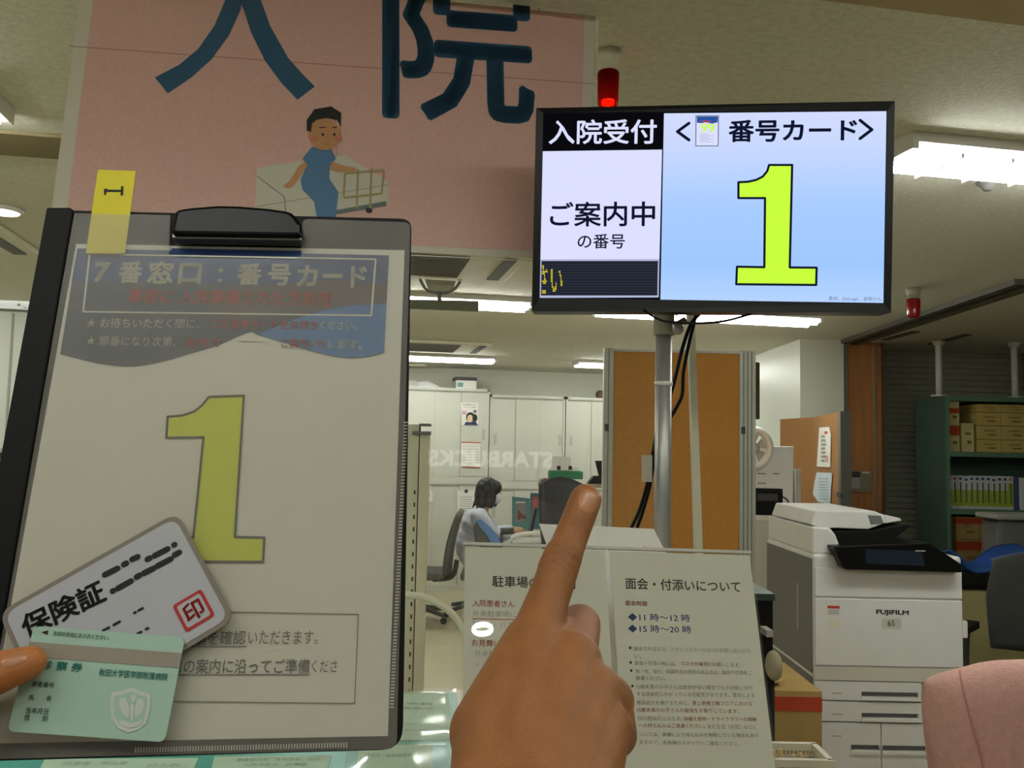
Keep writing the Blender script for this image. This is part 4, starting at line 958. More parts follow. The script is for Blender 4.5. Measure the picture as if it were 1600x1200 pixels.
# bezel as four sloped bars around the picture
scr = [SMn.uv(*p) for p in ((843.3, 465.5), (1380.6, 474), (1386, 173), (849, 177))]
out = [SMn.uv(*p) for p in ((831, 487), (1391, 489), (1397, 159), (838, 170))]
for k in range(4):
    a, b_ = out[k], out[(k+1) % 4]; c, d_ = scr[(k+1) % 4], scr[k]
    bz.hexa([SMn.pt(*a, -.05), SMn.pt(*b_, -.05), SMn.pt(*c, -.05), SMn.pt(*d_, -.05), SMn.pt(*a, .004), SMn.pt(*b_, .004), SMn.pt(*c, .002), SMn.pt(*d_, .002)], m_black)
bz.prism([SMn.pt(u, v, -.055) for u, v in out], SMn.N*.006, m_blackm)
bz.build('bezel', mt, fix=True)
MB().sbox(SMn, Wm*.25, Wm*.8, Hm*.15, Hm*.85, -.09, -.055, m_blackm).build('rear_housing', mt, bevel=.01)
# screen picture: emissive panel with a faint real picture gradient
def emit_grad(name, stops, strength):
    m = bpy.data.materials.new(name); m.use_nodes = True; nt = m.node_tree; nt.nodes.remove(nt.nodes['Principled BSDF'])
    e = nt.nodes.new('ShaderNodeEmission'); e.inputs['Strength'].default_value = strength
    tc = nt.nodes.new('ShaderNodeTexCoord'); sx = nt.nodes.new('ShaderNodeSeparateXYZ'); rp = nt.nodes.new('ShaderNodeValToRGB')
    nt.links.new(tc.outputs['Generated'], sx.inputs[0]); nt.links.new(sx.outputs['Z'], rp.inputs[0])
    while len(rp.color_ramp.elements) < len(stops): rp.color_ramp.elements.new(.5)
    for el, (p, c) in zip(rp.color_ramp.elements, stops): el.position = p; el.color = (*s2l(c), 1)
    nt.links.new(rp.outputs[0], e.inputs[0]); nt.links.new(e.outputs[0], nt.nodes['Material Output'].inputs['Surface']); return m
e_blk = emit('screen_black', (10, 10, 14), 1.0); e_wht = emit('screen_white', (220, 224, 255), 1.0); e_txt = emit('screen_text', (16, 22, 44), 1.0)
e_blue = emit_grad('screen_blue', [(0, (182, 212, 255)), (.2, (160, 200, 255)), (.5, (168, 204, 255)), (.8, (200, 216, 255)), (1, (212, 220, 255))], SCR)
e_lime = emit('screen_lime', (200, 255, 62), 1.0); e_led = emit('screen_led_panel', (42, 46, 58), 1.0); e_dot = emit('screen_led_dot', (230, 214, 40), 1.0); e_ldo = emit('screen_led_off', (30, 33, 46), 1.0); e_fr = emit('screen_frame', (176, 182, 214), 1.0)
def Z(x, y): return (820+x/2.6667, 140+y/2.6667)
s = MB(); n0 = .0005
s.upoly(SMn, scr, e_blk, n0)
blue = [Z(580, 99), Z(1507, 90), Z(1494, 889), Z(565, 875)]
s.ppoly(SMn, blue, e_blue, n0+.0003)
s.ppoly(SMn, [Z(75, 257), Z(572, 250), Z(561, 706), Z(65, 708)], e_wht, n0+.0003)
s.ppoly(SMn, [Z(65, 706), Z(561, 706), Z(558, 866), Z(60, 868)], e_fr, n0+.0003)
s.ppoly(SMn, [Z(70, 714), Z(555, 714), Z(552, 858), Z(67, 858)], e_led, n0+.0005)
for r in range(12):
    y = 720+r*11.6; s.ppoly(SMn, [Z(72, y), Z(553, y), Z(553, y+5), Z(72, y+5)], e_ldo, n0+.0007)
rows = ["..1....1......1..", ".11.1..1......1..", "1111...1......1..", "..1....1...1..1..", ".1.1...1...1..1..", "11.1...1...1..1..", "1..1...1..1...1..", ".1.....1.1....1..", "1......11........", ".111...1........."]
gv, gf = text_mesh('さい', .012)
gx0_, gx1_ = min(v[0] for v in gv), max(v[0] for v in gv); gy0_, gy1_ = min(v[1] for v in gv), max(v[1] for v in gv)
def in_glyph(x, y):
    for f in gf:
        c_ = False; n2 = len(f)
        for k2 in range(n2):
            ax, ay = gv[f[k2]]; bx, by = gv[f[k2-1]]
            if (ay > y) != (by > y) and x < (bx-ax)*(y-ay)/(by-ay)+ax: c_ = not c_
        if c_: return True
    return False
NR, NC = 15, 26
for r in range(NR):
    for c in range(5, NC):        # the first columns have already scrolled out at the left
        if in_glyph(gx0_+(gx1_-gx0_)*(c+.5)/NC, gy1_-(gy1_-gy0_)*(r+.5)/NR):
            x = 72+(c-5)*4.05; y = 732+r*8; s.ppoly(SMn, [Z(x, y), Z(x+3.3, y), Z(x+3.3, y+5.4), Z(x, y+5.4)], e_dot, n0+.0009)
s.text(SMn, '入院受付', *Z(100, 177), *Z(550, 174), 38.5, e_wht, n0+.0006, .022)
s.text(SMn, 'ご案内中', *Z(105, 520), *Z(543, 517), 39, e_txt, n0+.0006, .02)
s.text(SMn, 'の番号', *Z(220, 632), *Z(417, 632), 23, e_txt, n0+.0006, .014)
s.text(SMn, '番号カード', *Z(849, 173), *Z(1385, 168), 35, e_txt, n0+.0006, .032)
for pts in (((684, 140), (636, 175), (684, 210)), ((1397, 128), (1446, 167), (1397, 204))):
    for k in range(2): s.dash(SMn, Z(*pts[k]), Z(*pts[k+1]), .0052, e_txt, n0+.0006)
one = [(1018, 314), (1114, 314), (1104, 741), (1216, 742), (1214, 814), (881, 811), (884, 738), (998, 740), (1001, 452), (890, 452), (890, 386), (930, 384), (965, 376), (992, 362), (1010, 340)]
s.ppoly(SMn, [Z(*p) for p in one], e_lime, n0+.0006)
for k in range(len(one)): s.dash(SMn, Z(*one[k]), Z(*one[(k+1) % len(one)]), .0038, e_txt, n0+.0009)
# little picture of the number card in the title
s.ppoly(SMn, [Z(712, 108), Z(809, 108), Z(807, 236), Z(711, 236)], e_txt, n0+.0005); s.ppoly(SMn, [Z(715, 111), Z(806, 111), Z(804, 233), Z(714, 233)], e_wht, n0+.0008)
s.ppoly(SMn, [Z(717, 112), Z(805, 112), Z(804, 136), Z(780, 142), Z(755, 136), Z(735, 140), Z(717, 138)], emit('screen_blue_dark', (42, 84, 160), 1), n0+.001)
s.ppoly(SMn, [Z(730, 130), Z(780, 130), Z(760, 139)], emit('screen_red', (190, 60, 90), 1), n0+.0012)
s.text(SMn, '99', *Z(733, 160), *Z(790, 160), 14, e_lime, n0+.001, .02)
for r in range(6): s.line(SMn, Z(728, 186+r*6.5), Z(768+(r % 2)*20, 186+r*6.5), .001, e_fr, n0+.001)
s.text(SMn, '素材：DicLogic、音明さん', *Z(1266, 871), *Z(1486, 874), 7.2, emit('screen_grey', (96, 110, 140), 1), n0+.0006, 0)
s.build('screen', mt)
# pole
dpole = 1.60
Pp = at(1036, 700, dpole); px_, py_ = Pp.x, Pp.y
def pole_r(wpx): return wpx*dpole/F/2
t = thing('monitor_pole', 'silver metal pole carrying the monitor, standing on the counter', 'pole', (px_, py_, zCT))
ztop = SMn.pt(0, Hm*.6).z; zcol = at(1036, 522, dpole).z; rp_ = pole_r(26)
b = MB(); b.lathe((px_, py_, zCT), (0, 0, 1), [(rp_, .012), (rp_, ztop-zCT-.1)], m_steel, 32); b.build('tube', t)
b = MB(); b.lathe((px_, py_, zCT), (0, 0, 1), [(.085, 0), (.085, .008), (.04, .012), (.03, .03)], m_alu, 32); b.build('base_plate', t)
b = MB(); b.lathe((px_, py_, zcol), (0, 0, 1), [(pole_r(33), 0), (pole_r(33), ztop-zcol-.05)], m_alu, 32); b.build('collar', t)
b = MB(); b.tube([at(1058, 508, dpole), at(1072, 500, dpole)], .007, m_steel, 10); b.lathe(at(1050, 512, dpole-.01), R0, [(.006, 0), (.012, .004), (.012, .016), (.006, .02)], m_steel, 14); b.build('clamp_screw', t)
cm_ = SMn.pt(Wm*.5, Hm*.4, -.09)
b = MB(); fm = Fr((px_, py_, 0), SMn.U); b.box(fm, -.05, .10, -.05, -.02, ztop-.10, ztop+.02, m_alu); b.prism([V3((px_, py_, z))+fm.X*x for x, z in ((-.03, ztop-.08), (.09, ztop-.08), (.09, ztop), (-.03, ztop))], SMn.N*.03-SMn.N*0, m_alu); b.build('bracket', t)
b = MB(); b.lathe((px_, py_, at(1036, 598, dpole).z-.005), (0, 0, 1), [(rp_+.0015, 0), (rp_+.0015, .008)], m_white, 28); b.build('white_ring', t)
# small clear card holder clipped on the pole
b = MB(); c4 = [at(x, y, dpole-.03) for x, y in ((1004, 753), (1019, 753), (1019, 711), (1004, 711))]; b.prism(c4, F0*.012, sheet('clear_clip', (225, 228, 220), .35, .1, 1.2)); b.prism([at(x, y, dpole-.022) for x, y in ((1016, 753), (1019, 753), (1019, 711), (1016, 711))], F0*.012, m_lgrey); b.build('card_clip', t)
# cables
def cable(pts, r, label, d=1.655, m=m_black):
    o = MB().tube(spline([at(x, y, dd if dd else d) for x, y, dd in pts], 8), r, m, 8).build('power_cable'); tag(o, label, 'cable')
cable([(1000, 480, 1.53), (1020, 494, 1.50), (1040, 502, 1.50), (1080, 505, 1.50), (1130, 502, 1.51), (1175, 490, 1.53)], .0022, 'thin black cable looping under the bottom edge of the monitor')
cable([(1100, 484, 0), (1080, 506, 0), (1066, 545, 0), (1055, 590, 0), (1046, 622, 0), (1030, 660, 0), (1018, 720, 0), (1010, 762, 0), (998, 800, 0), (985, 830, 0), (978, 870, 0)], .0035, 'thick black cable behind the pole, left of two')
cable([(1090, 484, 0), (1078, 530, 0), (1068, 580, 0), (1066, 615, 0), (1058, 635, 0), (1044, 660, 0), (1026, 700, 0), (1015, 760, 0), (1004, 800, 0), (994, 830, 0), (988, 870, 0)], .0035, 'thick black cable behind the pole, right of two', 1.68)

# hanging sign board
SH = quad_surf((125, 0), (929, 72), (917, 407), (75, 367), 1.0)
m_sgnp = mat('sign_pink', (230, 186, 174), .35, var=.05, scale=160, coat=.15)
m_sgnw = mat('sign_border', (222, 216, 198), .4, var=.03)
m_sgnb = mat('sign_blue', (54, 98, 132), .32, var=.05, coat=.15)
t = thing('hanging_sign_board', 'large pink hanging board with dark blue hospital admission characters and a cartoon', 'sign', SH.pt(SH.W/2, 0))
top_v = CEIL/1.0
kv = (CEIL-.015-SH.O.z)/SH.V.z
def ext(p, q, f): return (p[0]+(q[0]-p[0])*f, p[1]+(q[1]-p[1])*f)
def su(px, py): return SH.uv(px, py)
bl, br_, tl, tr_ = su(75, 367), su(917, 407), su(125, 0), su(929, 72)
def up(a, b): k = (kv-b[1])/(a[1]-b[1]); return (b[0]+(a[0]-b[0])*k, kv)
TLx, TRx = up(tl, bl), up(tr_, br_)
b = MB(); b.upoly(SH, [bl, br_, TRx, TLx], m_sgnw, 0, .003); b.build('backing_sheet', t)
pbl, ptl = su(101, 360), su(146, 0); pbr, ptr = su(905, 398), su(913, 20)
pkbl2, pkbr1, pkbr2 = pbl, su(808, 391), su(833, 352)
PT = up(ptr, pbr); PL = up(ptl, pbl)
b = MB(); b.upoly(SH, [pbl, pkbr1, (pbr[0], pkbr1[1]+.008), PT, PL], m_sgnp, .0008); 
b.line(SH, (108, 72), (929, 131), .0014, mat('sign_crease', (176, 112, 98), .4), .0012)
b.line(SH, (523, 170), (530, 330), .0010, mat('sign_crease', (0, 0, 0)), .0012)
b.build('pink_print', t)
b = MB()
# 入 as two brush strokes, 院 from the font
m_ = m_sgnb
b.ppoly(SH, [(340, -60), (382, -60), (381, -20), (376, 15), (358, 55), (331, 92), (300, 120), (262, 146), (242, 121), (280, 101), (310, 76), (335, 40), (352, 0)], m_, .0016)
b.ppoly(SH, [(352, -40), (392, -60), (404, -10), (422, 40), (450, 90), (472, 115), (492, 135), (465, 156), (440, 130), (414, 95), (392, 50), (381, 15)], m_, .0016)
b.text(SH, '院', 597, 53, 834, 70, 255, m_, .0016, .022)
b.build('blue_characters', t)
# printed cartoon of a patient sitting on a bed
m_bedw = mat('print_bed', (214, 212, 194), .35, var=.03); m_bedl = mat('print_line', (150, 148, 130), .4); m_face = mat('print_face', (206, 152, 104), .4); m_hairp = mat('print_hair', (30, 32, 32), .4); m_cloth = mat('print_cloth', (84, 130, 172), .4, var=.03); m_rail2 = mat('print_rail', (176, 160, 112), .4); m_cheek = mat('print_cheek', (212, 132, 104), .4)
def Y_(x, y): return (360+x*.375, y*.375)
b = MB(); k_ = .0016
b.ppoly(SH, [Y_(*p) for p in ((112, 698), (480, 645), (658, 760), (656, 850), (570, 870), (320, 912), (100, 900))], m_bedw, k_)
b.ppoly(SH, [Y_(*p) for p in ((440, 875), (650, 838), (650, 858), (440, 893))], mat('print_slate', (104, 122, 118), .4), k_+.0004)
b.line(SH, Y_(112, 735), Y_(225, 820), .0022, m_bedl, k_+.0005); b.line(SH, Y_(225, 820), Y_(232, 905), .0022, m_bedl, k_+.0005); b.line(SH, Y_(112, 860), Y_(656, 770), .0012, m_bedl, k_+.0005)
b.ppoly(SH, [Y_(*p) for p in circ(578, 876, 14, 12, 16)], m_hairp, k_+.0006)
for (a, c) in (((478, 722), (640, 708)), ((478, 722), (472, 820)), ((472, 824), (630, 806)), ((630, 806), (640, 712)), ((532, 705), (526, 868)), ((588, 700), (582, 868))): b.line(SH, Y_(*a), Y_(*c), .0042, m_rail2, k_+.001)
b.ppoly(SH, [Y_(*p) for p in ((340, 612), (420, 620), (440, 660), (415, 690), (412, 745), (450, 800), (440, 905), (360, 905), (348, 840), (300, 790), (292, 750), (318, 690), (300, 660))], m_cloth, k_+.0008)
b.ppoly(SH, [Y_(*p) for p in ((312, 672), (322, 690), (290, 735), (262, 775), (240, 785), (218, 778), (250, 750), (285, 690))], m_face, k_+.001)
b.ppoly(SH, [Y_(*p) for p in ((420, 672), (470, 690), (525, 700), (515, 716), (450, 716), (415, 705))], m_face, k_+.0012)
b.ppoly(SH, [Y_(*p) for p in circ(392, 560, 66, 66, 28)], m_face, k_+.0014)
b.ppoly(SH, [Y_(*p) for p in ((318, 545), (318, 500), (350, 455), (420, 443), (462, 470), (460, 530), (446, 500), (400, 490), (360, 498), (340, 515), (336, 548))], m_hairp, k_+.0017)
for x in (385, 433): b.ppoly(SH, [Y_(*p) for p in circ(x, 560, 5, 7, 12)], m_hairp, k_+.0019)
for (x0, x1) in ((370, 398), (424, 444)): b.line(SH, Y_(x0, 532), Y_(x1, 530), .002, m_hairp, k_+.0019)
for x in (352, 447): b.ppoly(SH, [Y_(*p) for p in circ(x, 578, 16, 13, 14)], m_cheek, k_+.0018)
b.line(SH, Y_(392, 600), Y_(410, 600), .0014, mat('print_lip', (160, 84, 60), .4), k_+.0019); b.line(SH, Y_(410, 575), Y_(414, 582), .0014, m_cheek, k_+.0019)
b.build('cartoon_print', t)
ga_ = SH.pt(*TLx, -.001); gb2 = SH.pt(*TRx, -.001)
hc_ = MB()
for f in (.12, .88): p = ga_.lerp(gb2, f); hc_.tube([p, V3((p.x, p.y, CEIL-.002))], .002, m_steel, 6)
hc_.build('hanging_wire', t)
# pale lines that paint the glint along the board's clear edges
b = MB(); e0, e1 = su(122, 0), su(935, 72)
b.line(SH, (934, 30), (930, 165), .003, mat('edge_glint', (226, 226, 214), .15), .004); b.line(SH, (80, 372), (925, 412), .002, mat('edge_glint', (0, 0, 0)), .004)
b.build('edge_glint_lines', t)

# two notices in a leaning acrylic stand
SN = quad_surf((722, 852), (1175, 866), (1214, 1188), (717, 1183), .43)
m_nt = mat('notice_paper', (214, 213, 196), .7, var=.02)
m_txtd = mat('notice_black', (52, 50, 44), .8); m_txtr = mat('notice_red', (176, 50, 40), .8); m_txtb = mat('notice_blue', (48, 84, 152), .8); m_txtg = mat('notice_grey', (150, 146, 126), .8); m_txtr2 = mat('notice_faded_red', (190, 112, 92), .8)
zfoot = zCT
def foot(p):    # continue a leaning edge down to the counter top
    k = (zfoot+.002-SN.O.z)/SN.V.z; return (p, k)
uL0 = SN.uv(722, 852); uM0 = SN.uv(949, 859); uR0 = SN.uv(1175, 866); uL1 = SN.uv(717, 1183); uM1 = SN.uv(969, 1186); uR1 = SN.uv(1214, 1188)
vF = (zCT+.011-SN.O.z)/SN.V.z
def down(a, b): k = (vF-a[1])/(b[1]-a[1]); return (a[0]+(b[0]-a[0])*k, vF)
m_acs = sheet('stand_acrylic', (225, 226, 210), .03, .0, .8)
for (a0, a1, b0, b1, lab_, lab2) in ((uL0, uL1, uM0, uM1, 'clear leaning stand holding the parking notice, left of two on the counter', 'cream notice about parking in the left clear stand, half hidden by the hand'), (uM0, uM1, uR0, uR1, 'clear leaning stand holding the visiting hours notice, right of two on the counter', 'cream notice with blue visiting hours in the right clear stand')):
    A0, A1, B0, B1 = a0, down(a0, a1), b0, down(b0, b1); A0 = (A0[0]+.0012, A0[1]); A1 = (A1[0]+.0012, A1[1]); B0 = (B0[0]-.0012, B0[1]); B1 = (B1[0]-.0012, B1[1])
    t = thing('notice_stand', lab_, 'notice stand', SN.pt((A1[0]+B1[0])/2, vF, -.06), 'clear notice stands on the counter')
    b = MB(); b.upoly(SN, [A1, B1, (B0[0], B0[1]+.004), (A0[0], A0[1]+.004)], m_acs, .0022, .0012); b.build('front_sheet', t)
    b = MB(); b.upoly(SN, [A1, B1, B0, A0], m_acs, -.004, .002); b.build('back_sheet', t)
    b = MB(); b.line(SN, (0, 0), (0, 0), 0, m_alu) if False else None
    tp = MB(); tp.upoly(SN, [(A0[0], A0[1]+.001), (B0[0], B0[1]+.001), (B0[0], B0[1]+.005), (A0[0], A0[1]+.005)], m_alu, .001, .006); tp.build('top_edge', t)
    lg = MB(); P0 = SN.pt((A1[0]+B1[0])/2, vF+.17, -.006); lg.prism([P0-SN.U*.03, P0+SN.U*.03, V3((P0+SN.U*.03).to_tuple()[:2]+(zCT+.002,))-V3((SN.N.x, SN.N.y, 0)).normalized()*.06, V3((P0-SN.U*.03).to_tuple()[:2]+(zCT+.002,))-V3((SN.N.x, SN.N.y, 0)).normalized()*.06], (0, .003, 0), m_acs); lg.build('rear_foot', t)
    q = MB(); q.upoly(SN, [(A1[0]+.003, A1[1]+.004), (B1[0]-.003, B1[1]+.004), (B0[0]-.003, B0[1]-.002), (A0[0]+.003, A0[1]-.002)], m_nt, .0004, .001)
    n1 = .0007
    if a0 is uL0:
        q.text(SN, '駐車場のご案内', 769, 908, 899, 912, 18, m_txtd, n1, .02)
        q.text(SN, '入院患者さん', 738, 942, 804, 944, 11, m_txtr, n1, .014)
        q.text(SN, '外来駐車場にご駐車ください。', 738, 958.5, 894, 962, 9.5, m_txtg, n1)
        q.line(SN, (738, 967), (880, 969.5), .0012, m_txtr, n1)
        q.text(SN, '期間は、バスをご利用ください。', 738, 975, 890, 978, 9.5, m_txtg, n1)
        q.text(SN, 'お見舞いの方', 737, 1004, 805, 1006, 11, m_txtr, n1, .014)
        q.text(SN, '外来駐車場へ', 742, 1021, 806, 1022, 9.5, m_txtg, n1); q.text(SN, '・', 744, 1038, 747, 1038, 3, m_txtg, n1)
    else:
        q.text(SN, '面会・付添いについて', 977, 911.5, 1157, 917, 18, m_txtd, n1, .02)
        q.text(SN, '面会時間', 977, 942, 1011, 943.5, 8, m_txtr, n1, .016)
        q.text(SN, '◆11 時～12 時', 981, 964, 1078, 966, 12.5, m_txtb, n1, .014)
        q.text(SN, '◆15 時～20 時', 981, 982, 1080, 984, 12.5, m_txtb, n1, .014)
        Q = lambda x, y: (940+x/3.43, 850+y/3.43)
        lines = [(175, 560, 795, 572, '面会される方は、スタッフステーションにお申し出くださ', m_txtg), (175, 602, 215, 603, 'い。', m_txtg),
                 (178, 637, 400, 642, '面会・付添い時には、', m_txtg), (425, 640, 568, 644, 'マスクの着用', m_txtr2), (570, 644, 745, 650, 'をお願いします。', m_txtg),
                 (182, 682, 805, 690, '熱・咳、嘔吐、体調不良の症状のある方は、面会や付添をご', m_txtg), (182, 718, 345, 720, '遠慮ください。', m_txtg),
                 (185, 764, 810, 772, '15歳未満のお子さんは症状がない場合でも小児期に流行', m_txtg), (188, 804, 820, 810, 'する感染症にかかっている可能性があります。面会による', m_txtg),
                 (188, 850, 470, 852, '感染拡大を避けるために、', m_txtg), (485, 852, 805, 856, '第１病棟５階フロアにおける', m_txtr2),
                 (190, 888, 735, 896, '15歳未満のお子さんの面会をお断りしています。', m_txtr2),
                 (195, 934, 435, 936, '院内感染防止のため、', m_txtg), (440, 936, 830, 940, '鉢植え植物・ドライフラワーの病棟', m_txtr2),
                 (198, 972, 555, 976, 'への持ち込みはご遠慮ください。', m_txtr2), (570, 978, 832, 982, 'また生花（切花）などに', m_txtg),
                 (200, 1020, 838, 1026, 'ついては、病棟により持ち込みを制限している場合もあり', m_txtg), (204, 1062, 738, 1070, 'ますので、各病棟のスタッフへご確認ください。', m_txtg)]
        for (xa, ya, xb, yb2, s_, mm) in lines: q.text(SN, s_, *Q(xa, ya), *Q(xb, yb2), 7.0, mm, n1, .010 if mm is m_txtr2 else .003)
        for (x, y) in ((153, 556), (156, 635), (159, 678), (165, 761)): q.ppoly(SN, [Q(x-6, y-7), Q(x+6, y-7), Q(x+6, y+7), Q(x-6, y+7)], m_txtd, n1)
    tag(q.build('notice_sheet'), lab2, 'notice', 'notices on the counter')
# white paper stack behind the stands
dps = 1.44
t = thing('paper_stack', 'stack of white paper standing behind the notice stands', 'paper', at(940, 860, dps+.05))
SPp = front_surf(940, dps); pw = SPp.uv
vb = zCT
for k, (pts, lab_) in enumerate(((((846, 821), (1026, 829), (1043, 866)), 0), )):
    b = MB(); a_, b_, c_, d_ = pw(843, 821), pw(1025, 829), pw(1046, 870), pw(858, 862)
    b.upoly(SPp, [(d_[0], vb+.004), (c_[0], vb+.004), c_, b_, a_, d_], mat('bright_paper', (244, 242, 238), .8), -.02, .012); b.build('sheet', t)
    b = MB(); a_, b_, c_, d_ = pw(850, 823), pw(1012, 830), pw(1040, 866), pw(870, 862)
    b.text(SPp, 'Renewal', 1006, 855, 1030, 857, 4, m_txtr2, -.018, 0); b.build('red_print', t)
# teal mat and printed forms under clear film on the counter
m_teal = mat('teal_mat', (60, 176, 164), .35, var=.04); m_mint = mat('mint_form', (196, 226, 200), .6, var=.02); m_formt = mat('form_grey', (150, 176, 156), .7); m_formk = mat('form_black', (60, 66, 62), .7)
SCt = Surf((0, 0, zCT), (1, 0, 0), (0, 1, 0))
tag(MB().ppoly(SCt, [(-60, 1088), (713, 1082), (716, 1260), (-120, 1290)], m_teal, .0022, .0015).build('desk_mat'), 'teal desk mat on the counter under the printed forms', 'desk mat')
def form(pts, name_lab, lines, title=None):
    q = MB(); q.ppoly(SCt, pts, m_mint, .0032, .0006)
    for (x0, y0, x1, y1, s_, h, mm) in lines: q.text(SCt, s_, x0, y0, x1, y1, h, mm, .0036, .0)
    return tag(q.build('printed_form'), name_lab, 'form', 'mint forms under clear film on the counter')
form([(560, 1084), (700, 1083), (708, 1156), (552, 1158)], 'mint form at the back of the counter mat, right of the clipboard', [(634, 1099, 676, 1100, '入院のご案内を', 4, m_formk), (632, 1106, 678, 1107, '事前にお読みください', 4, m_formk), (632, 1131, 684, 1132, '受付番号・お名前・住所', 3, m_formt), (632, 1140, 680, 1141, '保険証をご用意ください', 3, m_formt)])
form([(560, 1165), (672, 1163), (680, 1230), (556, 1232)], 'mint form on the mat below the right corner of the clipboard', [(570, 1180, 660, 1180, '連絡先・電話番号を記入', 5, m_formt)])
form([(335, 1182), (518, 1180), (500, 1240), (320, 1240)], 'mint form under the bottom edge of the clipboard, middle', [(370, 1187, 500, 1186, '患者様氏名　生年月日　住所', 5, m_formt), (380, 1195, 480, 1194, '入院予定日　診療科', 5, m_formt)])
form([(70, 1186), (310, 1184), (285, 1245), (40, 1245)], 'mint form under the bottom edge of the clipboard, left', [(100, 1193, 200, 1192, '同意書　申込書', 5, m_formt), (230, 1196, 280, 1195, '記入例', 5, m_formt)])
rnd = random.Random(3)
def wave(x, y): return .006+.0012*math.sin(x*24+y*11)+.0008*math.sin(y*33-x*15)
for (pxs, lab_) in ((((548, 1080), (712, 1079), (724, 1162), (540, 1164)), 'clear glossy film over the back form right of the clipboard'), (((545, 1158), (716, 1160), (740, 1260), (530, 1262)), 'clear glossy film over the form below the clipboard corner')):
    c4 = [onZ(*p, zCT) for p in pxs]
    def fn(a, c, c4=c4):
        p = (c4[3].lerp(c4[2], a)).lerp(c4[0].lerp(c4[1], a), c); e = min(1, 6*a*(1-a)+.25)*min(1, 6*c*(1-c)+.25)
        return V3((p.x, p.y, zCT+.0045+wave(p.x, p.y)*e))
    b = MB(); b.grid(fn, 40, 30, sheet('clear_film', (225, 235, 225), .05, .08, .6)); tag(b.build('clear_film'), lab_, 'plastic film')
# white tube arching behind the stands
o = MB().tube(spline([V3((at(478, 1100, 1.58).x, at(478, 1100, 1.58).y, zCT+.012)), at(482, 1080, 1.59), at(505, 975, 1.60), at(560, 930, 1.60), at(637, 930, 1.58), at(664, 934, 1.57), at(690, 946, 1.56), at(712, 966, 1.56), at(730, 1000, 1.56), at(742, 1060, 1.57), at(745, 1120, 1.58), V3((at(745, 1160, 1.58).x, at(745, 1160, 1.58).y, zCT+.012))], 8), .0065, m_cream, 12).build('white_hose'); tag(o, 'white flexible hose arching between the clipboard and the parking notice', 'hose')
# beige steel post behind the clipboard
dpt = 2.55
SPo = front_surf(655, dpt); po = SPo.uv
m_post = mat('beige_steel', (240, 235, 204), .5, var=.04)
t = thing('steel_post', 'beige perforated steel post right behind the clipboard edge', 'post', SPo.pt(0, 0, 0))
x0, zt_ = po(634, 663); x1 = po(672, 663)[0]; xm = po(655, 700)[0]
b = MB(); b.sbox(SPo, x0-.10, xm, 0, zt_, -.02, 0, m_post); b.sbox(SPo, xm+.002, x1, 0, po(660, 678)[1], -.028, .004, m_post); b.build('upright', t, bevel=.002)
b = MB(); b.sbox(SPo, xm-.0015, xm+.0025, 0, zt_, -.01, .002, m_seam); b.build('seam', t)
b = MB()
for k in range(40): zz = zt_-.20-k*.035; b.sbox(SPo, xm-.012, xm-.007, zz, zz+.012, 0, .0008, m_dark)
b.build('slot', t)
b = MB(); b.sbox(SPo, po(645, 676)[0], x1+.002, po(660, 679)[1], po(660, 674)[1], -.03, .012, m_grey).sbox(SPo, xm, x1+.002, zt_-.004, zt_+.003, -.03, .012, m_grey); b.build('bracket', t)
# white basket with wooden sticks at the lower right and a side table
dbk = 1.80
P = at(1200, 1172, dbk); zB_ = P.z-.09
t = thing('side_table', 'low pale table beside the counter under the white basket', 'table', at(1300, 1300, 2.0)*1.0)
tb = Fr(at(1196, 1172, dbk), R0); tb.O.z = 0
MB().box(tb, .0, .125, -.06, .06, zB_-.03, zB_, m_counter).build('table_top', t)
for (a, c) in ((.02, -.04), (.105, -.04), (.02, .04), (.105, .04)): MB().box(tb, a-.015, a+.015, c-.015, c+.015, 0, zB_-.03, m_lgrey).build('leg', t)
t = thing('plastic_basket', 'white perforated plastic basket at the lower edge right of the visiting notice', 'basket', tb.pt(.08, .02, zB_))
m_bk = mat('basket_white', (222, 216, 196), .5)
bw, bd, bh = .115, .10, .088
b = MB()
def wallholes(p0, p1, nx):
    for r in range(5):
        z0_ = zB_+.004+r*bh/5; b.hexa([tb.pt(*q, z) for z in (z0_, z0_+bh/5*.45) for q in ((p0[0], p0[1]), (p1[0], p1[1]), (p1[0], p1[1]+.003), (p0[0]+.0, p0[1]+.003))], m_bk)
    for k in range(nx+1):
        f = k/nx; x = p0[0]+(p1[0]-p0[0])*f; y = p0[1]+(p1[1]-p0[1])*f
        b.hexa([tb.pt(x+dx, y+dy, z) for z in (zB_+.004, zB_+bh) for dx, dy in ((-.002, 0), (.002, 0), (.002, .003), (-.002, .003))], m_bk)
X0 = .0; Y0 = -.05
wallholes((X0, Y0), (X0+bw, Y0), 14); wallholes((X0, Y0+bd), (X0+bw, Y0+bd), 14); wallholes((X0, Y0), (X0+.0005, Y0+bd), 12); wallholes((X0+bw, Y0), (X0+bw+.0005, Y0+bd), 12)
b.box(tb, X0, X0+bw, Y0, Y0+bd, zB_, zB_+.004, m_bk); b.build('body', t)
b = MB()
for (xa, xb, ya, yb) in ((X0-.006, X0+bw+.006, Y0-.006, Y0+.006), (X0-.006, X0+bw+.006, Y0+bd-.006, Y0+bd+.006), (X0-.006, X0+.006, Y0, Y0+bd), (X0+bw-.006, X0+bw+.006, Y0, Y0+bd)): b.box(tb, xa, xb, ya, yb, zB_+bh-.012, zB_+bh+.002, m_bk)
b.build('rim', t)
